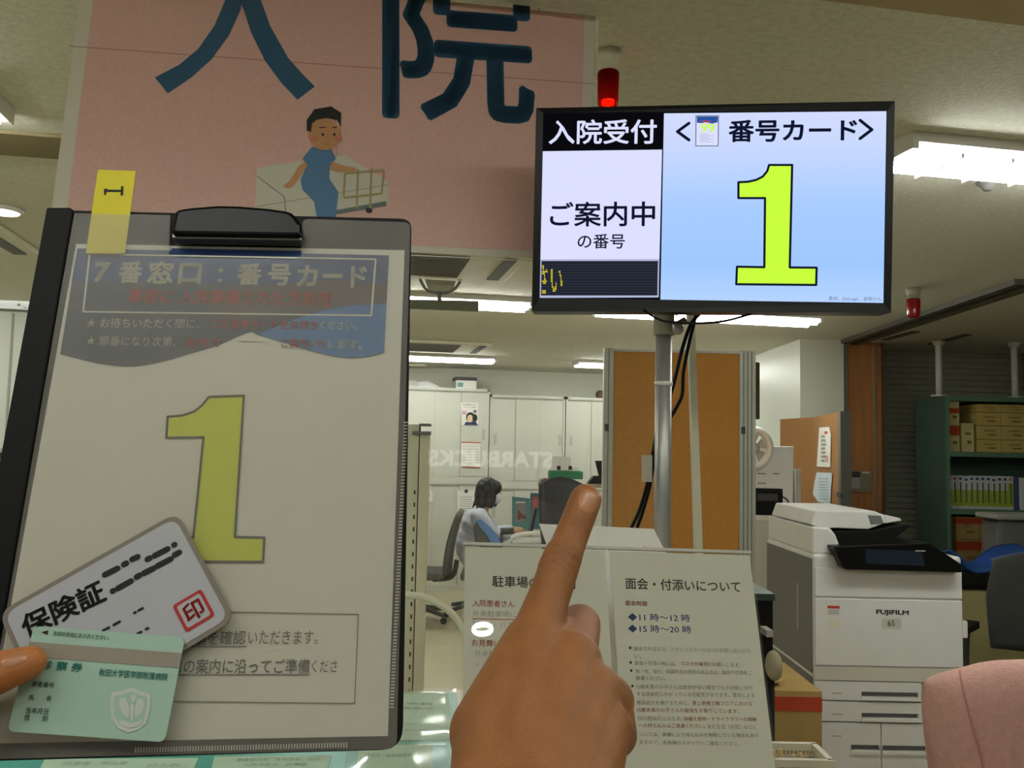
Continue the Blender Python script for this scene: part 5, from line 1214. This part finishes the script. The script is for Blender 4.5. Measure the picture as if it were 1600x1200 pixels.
for k in range(4):
    a = tb.pt(X0+.02+.018*k, Y0+.03+.012*(k % 2), zB_+.005); e_ = tb.pt(X0+.008+.02*k, Y0+.02+.02*(k % 2), zB_+bh+.012-.004*k)
    tag(MB().tube([a, e_], .0035, mat('pale_wood', (206, 170, 108), .6), 8).build('wooden_stick'), 'pale wooden stick standing in the white basket', 'stick', 'wooden sticks in the basket')
# pink cloth draped over a chair at the right edge
dpk = 2.25
SPk = front_surf(1530, dpk); pk = SPk.uv
prof = [pk(*p) for p in ((1439, 1068), (1447, 1060), (1470, 1051), (1500, 1043), (1530, 1035), (1560, 1031), (1600, 1030), (1660, 1034), (1720, 1046), (1760, 1066))]
t = thing('draped_cardigan', 'dusty pink knitted cardigan draped over a chair back at the lower right edge', 'cardigan', SPk.pt(pk(1600, 1200)[0], .45, -.05))
m_pk = mat('pink_knit', (226, 176, 166), .9, var=.07, scale=70, bump=.5, bscale=260)
def topz(u):
    for k in range(len(prof)-1):
        if u <= prof[k+1][0]:
            f = (u-prof[k][0])/(prof[k+1][0]-prof[k][0]); return prof[k][1]+(prof[k+1][1]-prof[k][1])*max(0, f)
    return prof[-1][1]
ua, ub = prof[0][0], prof[-1][0]; zb_low = .52
def cl(a, c):
    # c 0..1: front hem -> over the top -> back hem
    u = ua+(ub-ua)*a; zt = topz(u); H = zt-zb_low
    if c < .5: h = c/.5; ph = h
    else: h = (1-c)/.5; ph = h
    bulge = .075*math.sin(min(1, h)*math.pi/2 if h < 1 else 1)
    s_ = 1 if c < .5 else -1
    ed = min(1, a/.14, (1-a)/.14); ed = math.sqrt(max(0, 1-(1-ed)**2))
    n = ed*s_*(.085*math.sqrt(max(0, 1-h**6))) + .008*math.sin(u*46+h*3)*(1-h) + .006*math.sin(u*90-h*9)*(1-h)*h*3
    fl = (1-h)*(.055 if a < .5 else -.0)
    return SPk.pt(u+(1-h)*(.045*(1-2*a))*(1 if a < .5 else 1), zb_low+H*h, n)
b = MB(); b.grid(cl, 60, 80, m_pk); b.build('knit_body', t, solid=.006)
from mathutils.bvhtree import BVHTree
kb = BVHTree.FromPolygons([tuple(v) for v in b.v], [f[0] for f in b.f])
def onknit(px, py):
    r = ray(px, py).normalized(); h = kb.ray_cast(CAM, r); return h[0]-r*.0015
sm_ = MB(); sm_.tube(spline([onknit(x, y) for x, y in ((1500, 1047), (1503, 1066), (1511, 1100), (1522, 1140), (1533, 1180), (1540, 1215))]), .003, mat('pink_seam', (204, 148, 138), .9), 8); sm_.build('sleeve_seam', t)
co = SPk.pt(pk(1610, 1200)[0], 0, 0)
t = thing('visitor_chair', 'chair carrying the pink cardigan at the lower right edge', 'chair', co)
fch = Fr(co, R0)
MB().box(fch, -.15, .15, -.02, .02, .5, topz(pk(1610, 1030)[0])-.10, m_grey).build('backrest', t, bevel=.012)
MB().box(fch, -.21, .21, .05, .45, .42, .47, m_grey).build('seat', t, bevel=.012)
for (a, c) in ((-.19, 0), (.19, 0), (-.19, .42), (.19, .42)): MB().box(fch, a-.012, a+.012, c-.012, c+.012, 0, .5 if c == 0 else .42, m_alu).build('leg', t)
# lit shop sign in the lobby behind the viewer (seen mirrored in the acrylic screen)
yv = -4.42; Yv = 2*(YP-.002)-yv
A_ = onY(668, 716, Yv); B_2 = onY(864, 716, Yv); zA_ = onY(766, 730, Yv).z; zB2 = onY(766, 704, Yv).z
vs, fs = text_mesh('STARBUCKS', .05)
x0 = min(v[0] for v in vs); x1 = max(v[0] for v in vs); y0 = min(v[1] for v in vs); y1 = max(v[1] for v in vs)
b = MB(); b.add([V3((B_2.x-(x-x0)/(x1-x0)*(B_2.x-A_.x), yv, zA_+(y-y0)/(y1-y0)*(zB2-zA_))) for x, y in vs], fs, emit('shop_letters', (1, 1, .92), 2.2, lin=True))
tag(b.build('shop_sign_letters'), 'lit coffee shop letters across the lobby, seen mirrored in the acrylic screen', 'shop sign')
# ring lamp in the lobby whose mirror image lies on the parking notice
Pn = SN.off(.0034).px(754, 983); dirn = (Pn-CAM).normalized(); rf_ = dirn-SN.N*(2*dirn.dot(SN.N)); kk = (CEIL-.03-Pn.z)/rf_.z; RP = Pn+rf_*kk
t = thing('ring_downlight', 'small ring lamp on the lobby ceiling, mirrored as a white ring on the parking notice', 'downlight', (RP.x, RP.y, CEIL-.03))
b = MB(); b.grid(lambda a, c: RP+V3((math.cos(a*2*math.pi)*(.036+.008*math.cos(c*2*math.pi)), math.sin(a*2*math.pi)*(.036+.008*math.cos(c*2*math.pi)), .012*math.sin(c*2*math.pi))), 32, 10, emit('ring_glow', (.975, 1, .94), 22, lin=True)); b.build('ring_tube', t)
MB().lathe((RP.x, RP.y, CEIL-.016), (0, 0, 1), [(.05, 0), (.055, .014)], m_dark, 24).build('rim', t)
# ================================================================== clipboard, number card, cards and hands
SK_ = quad_surf((78, 328), (643, 342), (629, 1171), (-80, 1191), .24)
S0 = SK_
m_bdb = mat('board_black', (9, 9, 9), .55, var=.1, spec=.2); 
ct = thing('clipboard', 'black clipboard folder with a frosted cover and black clip, held up in the left hand', 'clipboard', S0.pt(.12, 0, -.004))
b = MB(); out = [S0.uv(*p) for p in ((78, 328), (643, 342), (629, 1171), (-80, 1191))]
b.upoly(S0, rounded(out, [.002, .008, .012, .006], 6), m_bdb, 0, .003); b.build('back_board', ct)
b = MB(); b.upoly(S0, [S0.uv(*p) for p in ((76, 329), (112, 328.5), (118, 332), (-29, 1186), (-82, 1190))], m_bdb, .0040, .0075); b.build('spine', ct, bevel=.0012)
# paper
m_card = mat('card_paper', (220, 219, 202), .75, var=.015)
q = MB(); q.ppoly(S0, [(119, 381), (632, 391), (606, 1150), (-22, 1162)], m_card, .0012, .0006)
c1_ = mat('card_slate', (62, 70, 84), .7, var=.05); c2_ = mat('card_blue', (36, 66, 130), .7, var=.05); c3_ = mat('card_sky', (60, 116, 172), .7, var=.04); c4_ = mat('card_brown', (84, 74, 74), .7)
cw_ = mat('card_white', (224, 220, 200), .75); cr_ = mat('card_red', (190, 50, 44), .7); cl_ = mat('card_lime', (210, 218, 8), .65, var=.02); cg_ = mat('card_text', (72, 68, 60), .8); cg2 = mat('card_line', (112, 106, 92), .8)
n = .0015
hd0 = [(121, 388), (608, 399), (600, 551), (570, 558), (540, 559), (505, 553), (470, 543), (430, 531), (404, 524), (392, 520), (370, 527), (340, 540), (300, 552), (250, 566), (205, 573), (160, 569), (120, 560), (94, 553)]
hd = hd0[:3]+[(p.x, p.y) for p in spline([V3((x, y, 0)) for x, y in hd0[2:]], 5)][1:]
q.ppoly(S0, hd, c1_, n)
q.ppoly(S0, [(121, 388), (608, 399), (605, 447), (470, 445), (300, 441), (112, 440)], mat('card_blue_mid', (54, 76, 124), .7), n+.0002)
q.ppoly(S0, [(268, 388), (472, 392), (472, 404), (268, 400)], c2_, n+.0003)
q.ppoly(S0, [(300, 456), (430, 444), (520, 436), (605, 445), (603, 476), (520, 484), (430, 497), (360, 500)], c4_, n+.0003)
q.ppoly(S0, [(604, 474), (600, 551), (570, 558), (540, 559), (505, 553), (470, 543), (430, 531), (404, 522), (440, 506), (500, 486), (550, 477)], c3_, n+.0004)
q.ppoly(S0, [(372, 532), (382, 522), (393, 519), (402, 524), (412, 534)], cw_, n+.0006)
# frame and headline
for (a, c) in (((140, 397), (587, 405)), ((587, 405), (580, 493)), ((580, 493), (130, 487)), ((130, 487), (140, 397))): q.line(S0, a, c, .0011, cw_, n+.0008)
for (ch_, xa, xb, ya, yb) in (('7', 147, 171, 410, 440), ('番', 186, 222, 408, 442), ('窓', 231, 271, 408, 443), ('口', 279, 315, 411, 443), ('：', 340, 348, 419, 441), ('番', 371, 409, 411, 445), ('号', 419, 455, 412, 446), ('カ', 464, 496, 414, 447), ('ー', 504, 535, 428, 434), ('ド', 548, 573, 416, 449)):
    q.text(S0, ch_, xa, (ya+yb)/2, xb, (ya+yb)/2+.4, yb-ya, cw_, n+.0008, .035)
q.text(S0, '事前に 入院準備された方専用', 200, 462, 517, 467, 24, cr_, n+.0009, .03)
q.text(S0, '★ お待ちいただく間に、', 135, 504, 312, 506, 15, cw_, n+.0009, .005); q.text(S0, 'この番号カードをお持ち', 330, 506, 497, 508, 15, cr_, n+.0009, .02); q.text(S0, 'ください。', 500, 508, 557, 509, 13, cw_, n+.0009, .01)
q.text(S0, '★ 順番になり次第、', 135, 532, 275, 534, 15, cw_, n+.0009, .005); q.text(S0, '番号で', 290, 536, 345, 536, 14, cr_, n+.0009, .02); q.text(S0, 'ご案内いた', 440, 536, 508, 537, 14, cr_, n+.0009, .02); q.text(S0, 'します。', 512, 537, 566, 539, 14, cw_, n+.0009, .01)
# the big numeral
one2 = [(326, 620), (381, 618), (367, 839), (413, 840), (411, 878), (240, 877), (243, 840), (302, 840), (318, 683), (260, 684), (262, 651), (285, 649), (303, 643), (316, 633)]
q.ppoly(S0, one2, cl_, n)
for k in range(len(one2)): q.dash(S0, one2[k], one2[(k+1) % len(one2)], .0014, cg_, n+.0004)
# lower box
for (a, c) in (((90, 951), (560, 960)), ((560, 960), (554, 1099)), ((554, 1099), (70, 1094)), ((70, 1094), (90, 951))): q.line(S0, a, c, .0006, cg2, n+.0003)
q.text(S0, '類を確認', 302, 997, 384, 996, 22, cg_, n+.0003, .014); q.text(S0, 'いただきます。', 388, 996, 497, 996, 21, cg_, n+.0003, 0)
q.line(S0, (290, 1010), (385, 1010), .0006, cg_, n+.0003)
q.text(S0, '口の案内に沿ってご準備', 268, 1041, 484, 1041, 23, cg_, n+.0003, .012); q.text(S0, 'くださ', 487, 1041, 527, 1041, 19, cg_, n+.0003, 0)
q.line(S0, (270, 1054), (484, 1054), .0006, cg_, n+.0003)
tag(q.build('number_card_sheet'), 'printed sheet with a big lime numeral one and blue header inside the clipboard', 'number card')
# yellow index tab
b = MB(); yl = mat('tab_yellow', (214, 200, 0), .55, var=.03)
b.ppoly(S0, [(153, 265), (212, 267), (195, 396), (134, 396)], yl, .0042, .0003)
b.ppoly(S0, [(162, 296), (167, 294), (167, 296.2), (189, 296.6), (189, 291), (193, 291), (192, 305), (188, 305), (189, 299.6), (166, 299.4), (165, 305), (163, 305)], m_ink, .0046)
o = b.build('index_tab', ct); o['label'] = 'yellow index tab marked 1'
# clip
b = MB(); cpx = [(268, 352), (272, 331), (277, 326), (300, 322.5), (340, 319.5), (370, 320), (420, 324), (447, 328), (456, 331), (463, 338), (471, 350), (471, 369), (268, 366)]
b.ppoly(S0, cpx, mat('clip_black', (7, 7, 7), .22, var=.05, spec=.12), .016, .012); b.build('clip', ct, bevel=.0028)
b = MB(); b.ppoly(S0, [(268, 364), (471, 367), (471, 375), (268, 372)], mat('clip_edge', (110, 108, 104), .15, .6), .0125, .0085); b.build('clip_jaw', ct, bevel=.001)
# frosted cover with a notch under the clip
m_cov = sheet('frosted_cover', (182, 176, 166), .17, .35, .5)
cov = [(116, 333), (266, 336), (264, 398), (276, 402), (460, 404.5), (470, 400), (473, 346), (480, 342), (634, 347), (641, 352), (620, 1160), (612, 1170), (0, 1186), (-30, 1186)]
b = MB(); b.ppoly(S0, cov, m_cov, .0052, .0003); o = b.build('frosted_cover', ct); o['label'] = 'frosted clear cover sheet'
# weld marks along the cover edges
b = MB(); m_w = sheet('weld_mark', (214, 212, 200), .55, .3, .5)
def lerp2(a, c, f): return (a[0]+(c[0]-a[0])*f, a[1]+(c[1]-a[1])*f)
for k in range(90):
    p = lerp2((636, 660), (614, 1105), k/89); b.line(S0, (p[0]-5, p[1]), (p[0]+1, p[1]), .0009, m_w, .0056)
b.build('weld_mark', ct); b = MB()
for k in range(78):
    p = lerp2((212, 1172), (542, 1164), k/77); b.line(S0, (p[0], p[1]-4), (p[0]-.6, p[1]+4), .0008, m_w, .0056)
b.build('weld_mark', ct)

# insurance card mock-up
Tl, Tr, Br = S0.off(.010).px(-3, 957), S0.off(.010).px(277, 800), S0.off(.010).px(362, 971)
SI_ = Surf(Tl, Tr-Tl, -(Br-Tr)); SI_ = Surf(SI_.pt(0, -(Br-Tr).dot(-SI_.V)), SI_.U, SI_.V); Wc = (Tr-Tl).length; Hc = (Br-Tr).dot(-SI_.V)
m_icb = mat('insurance_edge', (128, 120, 110), .6); m_ic = mat('insurance_grey', (176, 176, 184), .55, var=.03); m_icr = mat('seal_red', (178, 44, 40), .7)
b = MB()
def rrect(w, h, r, i=0): return rounded([(i, i), (w-i, i), (w-i, h-i), (i, h-i)], r-i*.6, 8)
b.upoly(SI_, rrect(Wc, Hc, .0085), m_icb, 0, .0012); b.upoly(SI_, rrect(Wc, Hc, .0085, .0026), m_ic, .0003)
def cf2(fx, fy): return (fx*Wc, Hc-fy*Hc)
def ctext(sf, s_, u0, v0, u1, v1, m, bold, n=.0006):
    vs, fs = text_mesh(s_, bold); x0 = min(v[0] for v in vs); x1 = max(v[0] for v in vs); y0 = min(v[1] for v in vs); y1 = max(v[1] for v in vs)
    b.add([sf.pt(u0+(x-x0)/(x1-x0)*(u1-u0), v0+(y-y0)/(y1-y0)*(v1-v0), n) for x, y in vs], fs, m)
def ZC(x, y): return (x/2.857, 780+y/2.857)
SIo = SI_
b.text(SIo, '保険証', *ZC(98, 578), *ZC(462, 403), 40, m_ink, .0006, .035)
for (a, c, w_) in (((468, 337), (524, 309), 1), ((553, 291), (563, 286), 1), ((590, 268), (614, 257), 1), ((658, 268), (668, 263), 1), ((690, 252), (748, 222), 1), ((777, 204), (779, 203), 1), ((503, 410), (505, 409), 1), ((526, 398), (584, 366), 1), ((610, 347), (622, 340), 1), ((642, 330), (684, 309), 1), ((702, 298), (762, 267), 1), ((780, 248), (800, 238), 1), ((600, 507), (604, 505), .5), ((618, 497), (636, 487), .5), ((460, 586), (468, 582), .5), ((478, 577), (486, 573), .5), ((508, 561), (534, 547), .5), ((614, 600), (630, 593), .5), ((652, 580), (660, 576), .5)):
    b.dash(SIo, ZC(*a), ZC(*c), .0034*w_*(1 if w_ == 1 else .9), m_ink, .0006)
cxs = ZC(866, 498); uc, vc = SIo.uv(*cxs); hs_ = .0088
b.upoly(SIo, [(uc+x, vc+y) for x, y in rounded([(-hs_, -hs_), (hs_, -hs_), (hs_, hs_), (-hs_, hs_)], .002)], m_icr, .0006); b.upoly(SIo, [(uc+x*.80, vc+y*.80) for x, y in rounded([(-hs_, -hs_), (hs_, -hs_), (hs_, hs_), (-hs_, hs_)], .002)], m_ic, .0008)
ctext(SIo, '印', uc-hs_*.62, vc-hs_*.62, uc+hs_*.62, vc+hs_*.62, m_icr, .03, .0011)
tag(b.build('insurance_card'), 'grey mock insurance card with a red seal lying tilted on the clipboard', 'card')
# patient card
SPc = S0.off(.0125)
Tl, Tr, Br = SPc.px(53, 978), SPc.px(289, 996), SPc.px(262, 1160)
m_pc = mat('patient_mint', (164, 196, 180), .45, var=.03); m_pct = mat('patient_teal', (40, 150, 140), .7)
SPc2 = Surf(Tl, Tr-Tl, Tl-SPc.px(18, 1141)); Wp = (Tr-Tl).length; Hp = (Tr-Br).length
SPc2 = Surf(SPc2.pt(0, -Hp), SPc2.U, SPc2.V)
b = MB(); b.upoly(SPc2, rrect(Wp, Hp, .004), m_pc, 0, .0009)
b.upoly(SPc2, [(0, Hp*.70), (Wp, Hp*.70), (Wp, Hp*.845), (0, Hp*.845)], mat('magnetic_stripe', (150, 140, 128), .45), .0003)
b.upoly(SPc2, [SPc2.uv(*ZC(185, 594)), SPc2.uv(*ZC(216, 585)), SPc2.uv(*ZC(214, 606))], m_ink, .0004)
b.text(SPc2, '矢印の方向にお入れください。', *ZC(238, 599), *ZC(488, 619), 7.5, m_ink, .0004, .012)
b.text(SPc2, '診 察 券', *ZC(186, 737), *ZC(368, 752), 14.5, m_pct, .0004, .02)
b.text(SPc2, '秋田大学医学部附属病院', *ZC(442, 771), *ZC(748, 794), 11.5, m_pct, .0004, .016)
b.text(SPc2, '患者番号', *ZC(142, 824), *ZC(242, 831), 8.5, m_ink, .0004, .008)
b.text(SPc2, '氏　　名', *ZC(130, 884), *ZC(229, 889), 8.5, m_ink, .0004, .008)
b.text(SPc2, '生年月日', *ZC(116, 942), *ZC(215, 948), 9, m_ink, .0004, .008)
b.text(SPc2, '性　　別', *ZC(109, 972), *ZC(212, 979), 9, m_ink, .0004, .008)
m_cre = mat('crest_pale', (196, 204, 200), .6)
cr = [(500, 862), (535, 858), (590, 842), (640, 862), (674, 872), (672, 930), (655, 1000), (615, 1032), (570, 1042), (525, 1020), (498, 975), (492, 910)]
b.upoly(SPc2, [SPc2.uv(*ZC(*p)) for p in cr], m_cre, .0004)
cc = [sum(p[0] for p in cr)/len(cr), sum(p[1] for p in cr)/len(cr)]
b.upoly(SPc2, [SPc2.uv(*ZC(cc[0]+(x-cc[0])*.82, cc[1]+(y-cc[1])*.82)) for x, y in cr], m_pc, .0006)
for pts in (((585, 880), (600, 870), (612, 885), (600, 905), (588, 900)), ((535, 890), (560, 885), (580, 930), (578, 975), (550, 960), (532, 920)), ((640, 892), (618, 890), (602, 930), (602, 975), (630, 960), (646, 922)), ((582, 915), (600, 915), (596, 985), (586, 985)), ((530, 985), (560, 988), (590, 1000), (620, 990), (640, 985), (615, 1015), (570, 1022), (540, 1005))):
    b.upoly(SPc2, [SPc2.uv(*ZC(*p)) for p in pts], m_cre, .0008)
tag(b.build('patient_card'), 'mint green patient card with a pale crest held under the thumb', 'card')

# ------------------------------------------------------------------ hands
def skin(name, c, sss=.12):
    if name in MATS: return MATS[name]
    m = mat(name, c, .5, var=.10, scale=70, bump=.22, bscale=900, sss=sss, spec=.4); return m
m_hand = skin('hand_skin', (152, 98, 54)); m_nail = mat('nail', (178, 122, 84), .32, var=.03, coat=.1)
HV = 1.0
def P3(px, py, d): return at(px, py, d)
hb_ = MB()
I0, I1, I2, I3 = P3(838, 1000, .352), P3(875, 884, .378), P3(899, 822, .393), P3(915, 781, .401)
def px2r(w, d): return w*d/F/2
# index finger
capsule(hb_, I0, px2r(88, .352), P3(855, 940, .366), px2r(68, .366), m_hand, 24)
capsule(hb_, P3(855, 940, .366), px2r(68, .366), I1, px2r(62, .378), m_hand, 24); capsule(hb_, P3(870, 893, .376), px2r(64, .376), P3(880, 868, .381), px2r(62, .381), m_hand, 24)
capsule(hb_, I1, px2r(62, .378), P3(888, 850, .386), px2r(55, .386), m_hand, 24)
capsule(hb_, P3(888, 850, .386), px2r(55, .386), I2, px2r(53, .393), m_hand, 24)
capsule(hb_, I2, px2r(53, .393), I3, px2r(51, .401), m_hand, 24)
# knuckles and back of the hand
wrist = P3(838, 1300, .285)
for (m_, r0x, r1x) in ((I0, 98, 150), (P3(898, 1040, .350), 92, 150), (P3(930, 1085, .345), 84, 150), (P3(945, 1140, .338), 80, 140)):
    pass
MC = [(I0, px2r(90, .352), (800, 1290)), (P3(892, 1035, .348), px2r(100, .348), (828, 1300)), (P3(925, 1082, .340), px2r(96, .340), (858, 1310)), (P3(938, 1135, .330), px2r(96, .330), (880, 1320))]
for (k_, r_, w_) in MC: capsule(hb_, k_, r_, P3(w_[0], w_[1], .285), px2r(150, .285), m_hand, 24)
# fill the left contour of the hand (first web and thumb base)
capsule(hb_, P3(826, 1005, .353), px2r(84, .353), P3(766, 1145, .318), px2r(130, .318), m_hand, 24)
capsule(hb_, P3(772, 1150, .318), px2r(130, .318), P3(772, 1290, .285), px2r(150, .285), m_hand, 24)
# curled middle, ring and little fingers: knuckle, forward joint, then folded back under the palm
for (k_, pj, dj, r1, dist, r2, tip) in (((P3(892, 1030, .348)), (906, 976), .385, 66, (880, 1040), 56, (862, 1090)), ((P3(925, 1080, .340)), (950, 1096), .372, 84, (905, 1110), 56, (880, 1140)), ((P3(938, 1132, .330)), (960, 1148), .360, 72, (915, 1165), 52, (885, 1180))):
    J = P3(pj[0], pj[1], dj); capsule(hb_, k_, px2r(84, .345), J, px2r(r1, dj), m_hand, 22)
    K = P3(dist[0], dist[1], dj+.012); capsule(hb_, J, px2r(r1*.97, dj), K, px2r(r2, dj), m_hand, 22)
    capsule(hb_, K, px2r(r2, dj), P3(tip[0], tip[1], dj-.02), px2r(r2*.85, dj), m_hand, 20)
capsule(hb_, P3(948, 1098, .366), px2r(82, .366), P3(958, 1142, .358), px2r(74, .358), m_hand, 22)
# thumb tucked under the palm side
capsule(hb_, P3(790, 1180, .335), px2r(80, .335), P3(822, 1090, .375), px2r(70, .375), m_hand, 22); capsule(hb_, P3(822, 1090, .375), px2r(66, .375), P3(862, 1050, .40), px2r(52, .40), m_hand, 20)
# forearm
capsule(hb_, P3(815, 1290, .285), px2r(180, .285), P3(840, 1480, .245), .030, m_hand, 28); capsule(hb_, P3(850, 1300, .285), px2r(170, .285), P3(850, 1480, .245), .030, m_hand, 28)
capsule(hb_, P3(845, 1480, .245), .033, P3(860, 2300, .16), .040, m_hand, 28)
fdir = (I3-I1).normalized(); cside = RT
def post(v, n):
    # joint wrinkles on the two finger joints, dents between the knuckles, fine tendons
    toC = max(0, n.dot((CAM-v).normalized()))
    d = 0
    for (c, a_, s_, k_) in ((P3(879, 866, .370), .00042, .0085, 1500), (P3(904, 815, .386), .0003, .0050, 2000)):
        w = v-c; al = w.dot(fdir); d += a_*math.exp(-(w.length/s_)**2)*math.sin(al*k_+2.5*math.sin(w.dot(cside)*420))
    return v+n*(d*toC)
hm_ = fuse(hb_, .0012, 9, post)
ho = hm_.build('pointing_hand')
# darker skin over the finger joints, with crease shade painted into the colour
at_ = ho.data.attributes.new('joint_skin_shade', 'FLOAT', 'POINT'); og = WORLD_LOC[ho.name]
def jmask(v):
    s_ = 0
    for (c, rad, k_) in ((P3(879, 866, .370), .0085, 1500), (P3(904, 815, .386), .0050, 2000)):
        w = v-c; al = w.dot(fdir); g_ = math.exp(-(w.length/rad)**2); s_ += g_*(.45+.55*max(0, math.sin(al*k_+2.5*math.sin(w.dot(cside)*420)+math.pi)))
    return min(1, s_)
for k in range(len(hm_.v)): at_.data[k].value = jmask(hm_.v[k])
nt = m_hand.node_tree; pb = nt.nodes['Principled BSDF']; src = pb.inputs['Base Color'].links[0].from_socket
an_ = nt.nodes.new('ShaderNodeAttribute'); an_.attribute_name = 'joint_skin_shade'; mxn = nt.nodes.new('ShaderNodeMix'); mxn.data_type = 'RGBA'
sc2 = nt.nodes.new('ShaderNodeMath'); sc2.operation = 'MULTIPLY'; sc2.inputs[1].default_value = .55
nt.links.new(an_.outputs['Fac'], sc2.inputs[0]); nt.links.new(sc2.outputs[0], mxn.inputs[0]); nt.links.new(src, mxn.inputs[6]); mxn.inputs[7].default_value = (*s2l((96, 50, 28)), 1); nt.links.new(mxn.outputs[2], pb.inputs['Base Color'])
tag(ho, 'right hand of the photographer pointing at the monitor, index finger raised', 'hand')
# nail: lies on the back of the finger tip
def surf_hit(px, py, d0):
    best = None
    r = ray(px, py).normalized()
    from mathutils.bvhtree import BVHTree
    global _bvh
    if '_bvh' not in globals() or _bvh is None: _bvh = BVHTree.FromPolygons([tuple(v) for v in hm_.v], [f[0] for f in hm_.f])
    h = _bvh.ray_cast(CAM, r); return h
_bvh = None
N_ = MB(); rows_n, cols_n = 12, 12
ac = Vector((921, 783)); ax_ = Vector((.34, -.94)); ay_ = Vector((.94, .34)); vv = []; ok = True
for i in range(rows_n+1):
    for j in range(cols_n+1):
        a = (j/cols_n*2-1); c = (i/rows_n*2-1)
        # superellipse outline, flatter at the free edge
        rx = 18.5*a*math.sqrt(max(0, 1-.5*c*c)); ry = 19*c*math.sqrt(max(0, 1-.5*a*a))
        p = ac+ay_*rx+ax_*ry; h = surf_hit(p.x, p.y, .4)
        if h[0] is None: h = (at(p.x, p.y, .398), -fw)
        edge = max(abs(a), abs(c)); vv.append(h[0]+h[1]*(.0005*(1-edge**4)-.0001))
N_.add(vv, [(i*(cols_n+1)+j, i*(cols_n+1)+j+1, (i+1)*(cols_n+1)+j+1, (i+1)*(cols_n+1)+j) for i in range(rows_n) for j in range(cols_n)], m_nail, True)
no = N_.build('fingernail', ho); no['label'] = 'pale fingernail'

# left hand: thumb on the cards, four fingers behind the board
lb = MB(); m_hl = skin('hand_skin_left', (186, 118, 66))
def L3(px, py, n): return S0.px(px, py, n)
nt_ = .0135+.0105
capsule(lb, L3(46, 1035, nt_-.0005), .0088, L3(0, 1050, nt_+.003), .0112, m_hl, 24); capsule(lb, L3(0, 1050, nt_+.003), .0112, L3(-70, 1078, nt_+.004), .0118, m_hl, 24); capsule(lb, L3(-70, 1078, nt_+.004), .0125, L3(-165, 1130, .012), .017, m_hl, 24)
for k, (yk, xt) in enumerate(((960, 30), (1020, 46), (1080, 42), (1135, 20))):
    K = L3(-165, yk, -.012); J = L3(-110, yk-2, -.022); J2 = L3(-45, yk, -.0165); T = L3(xt-10, yk+3, -.0128)
    capsule(lb, K, .012, J, .0098, m_hl, 20); capsule(lb, J, .0098, J2, .0088, m_hl, 20); capsule(lb, J2, .0088, T, .0076, m_hl, 20)
for yk in (965, 1020, 1080, 1130): capsule(lb, L3(-165, yk, -.010), .014, L3(-235, yk*.5+570, .006), .019, m_hl, 22)
capsule(lb, L3(-165, 1124, .010), .018, L3(-235, 1150, .010), .022, m_hl, 22)
capsule(lb, L3(-235, 1080, .006), .026, L3(-330, 1180, .02), .026, m_hl, 26); capsule(lb, L3(-330, 1180, .02), .027, L3(-430, 1700, .08), .036, m_hl, 26)
lm_ = fuse(lb, .0013, 8); lo = lm_.build('holding_hand'); tag(lo, 'left hand of the photographer gripping the clipboard, thumb resting on the cards', 'hand')
# thumb nail
from mathutils.bvhtree import BVHTree
bl_ = BVHTree.FromPolygons([tuple(v) for v in lm_.v], [f[0] for f in lm_.f]); vv = []
ac = Vector((22, 1031)); ax_ = Vector((.95, -.30)); ay_ = Vector((.30, .95)); N_ = MB()
for i in range(11):
    for j in range(11):
        a = j/5-1; c = i/5-1; p = ac+ax_*(22*c*math.sqrt(1-.5*a*a))+ay_*(13*a*math.sqrt(1-.5*c*c)); h = bl_.ray_cast(CAM, ray(p.x, p.y).normalized())
        if h[0] is None: h = (at(p.x, p.y, .47), -fw)
        vv.append(h[0]+h[1]*(.0004*(1-max(abs(a), abs(c))**4)-.0001))
N_.add(vv, [(i*11+j, i*11+j+1, (i+1)*11+j+1, (i+1)*11+j) for i in range(10) for j in range(10)], m_nail, True)
no = N_.build('thumbnail', lo); no['label'] = 'pale thumbnail'

# ================================================================== light and view
wd = bpy.data.worlds.new('world'); sc.world = wd; wd.use_nodes = True
wd.node_tree.nodes['Background'].inputs[0].default_value = (.9, .92, .8, 1); wd.node_tree.nodes['Background'].inputs[1].default_value = .3
sc.view_settings.view_transform = 'Standard'; sc.view_settings.look = 'None'; sc.view_settings.gamma = 1.0; sc.view_settings.use_curve_mapping = False
sc.view_settings.exposure = 0.75
sc.cycles.use_denoising = True; sc.cycles.max_bounces = 10; sc.cycles.transparent_max_bounces = 16; sc.cycles.caustics_reflective = False; sc.cycles.caustics_refractive = False; sc.cycles.sample_clamp_indirect = 6.0
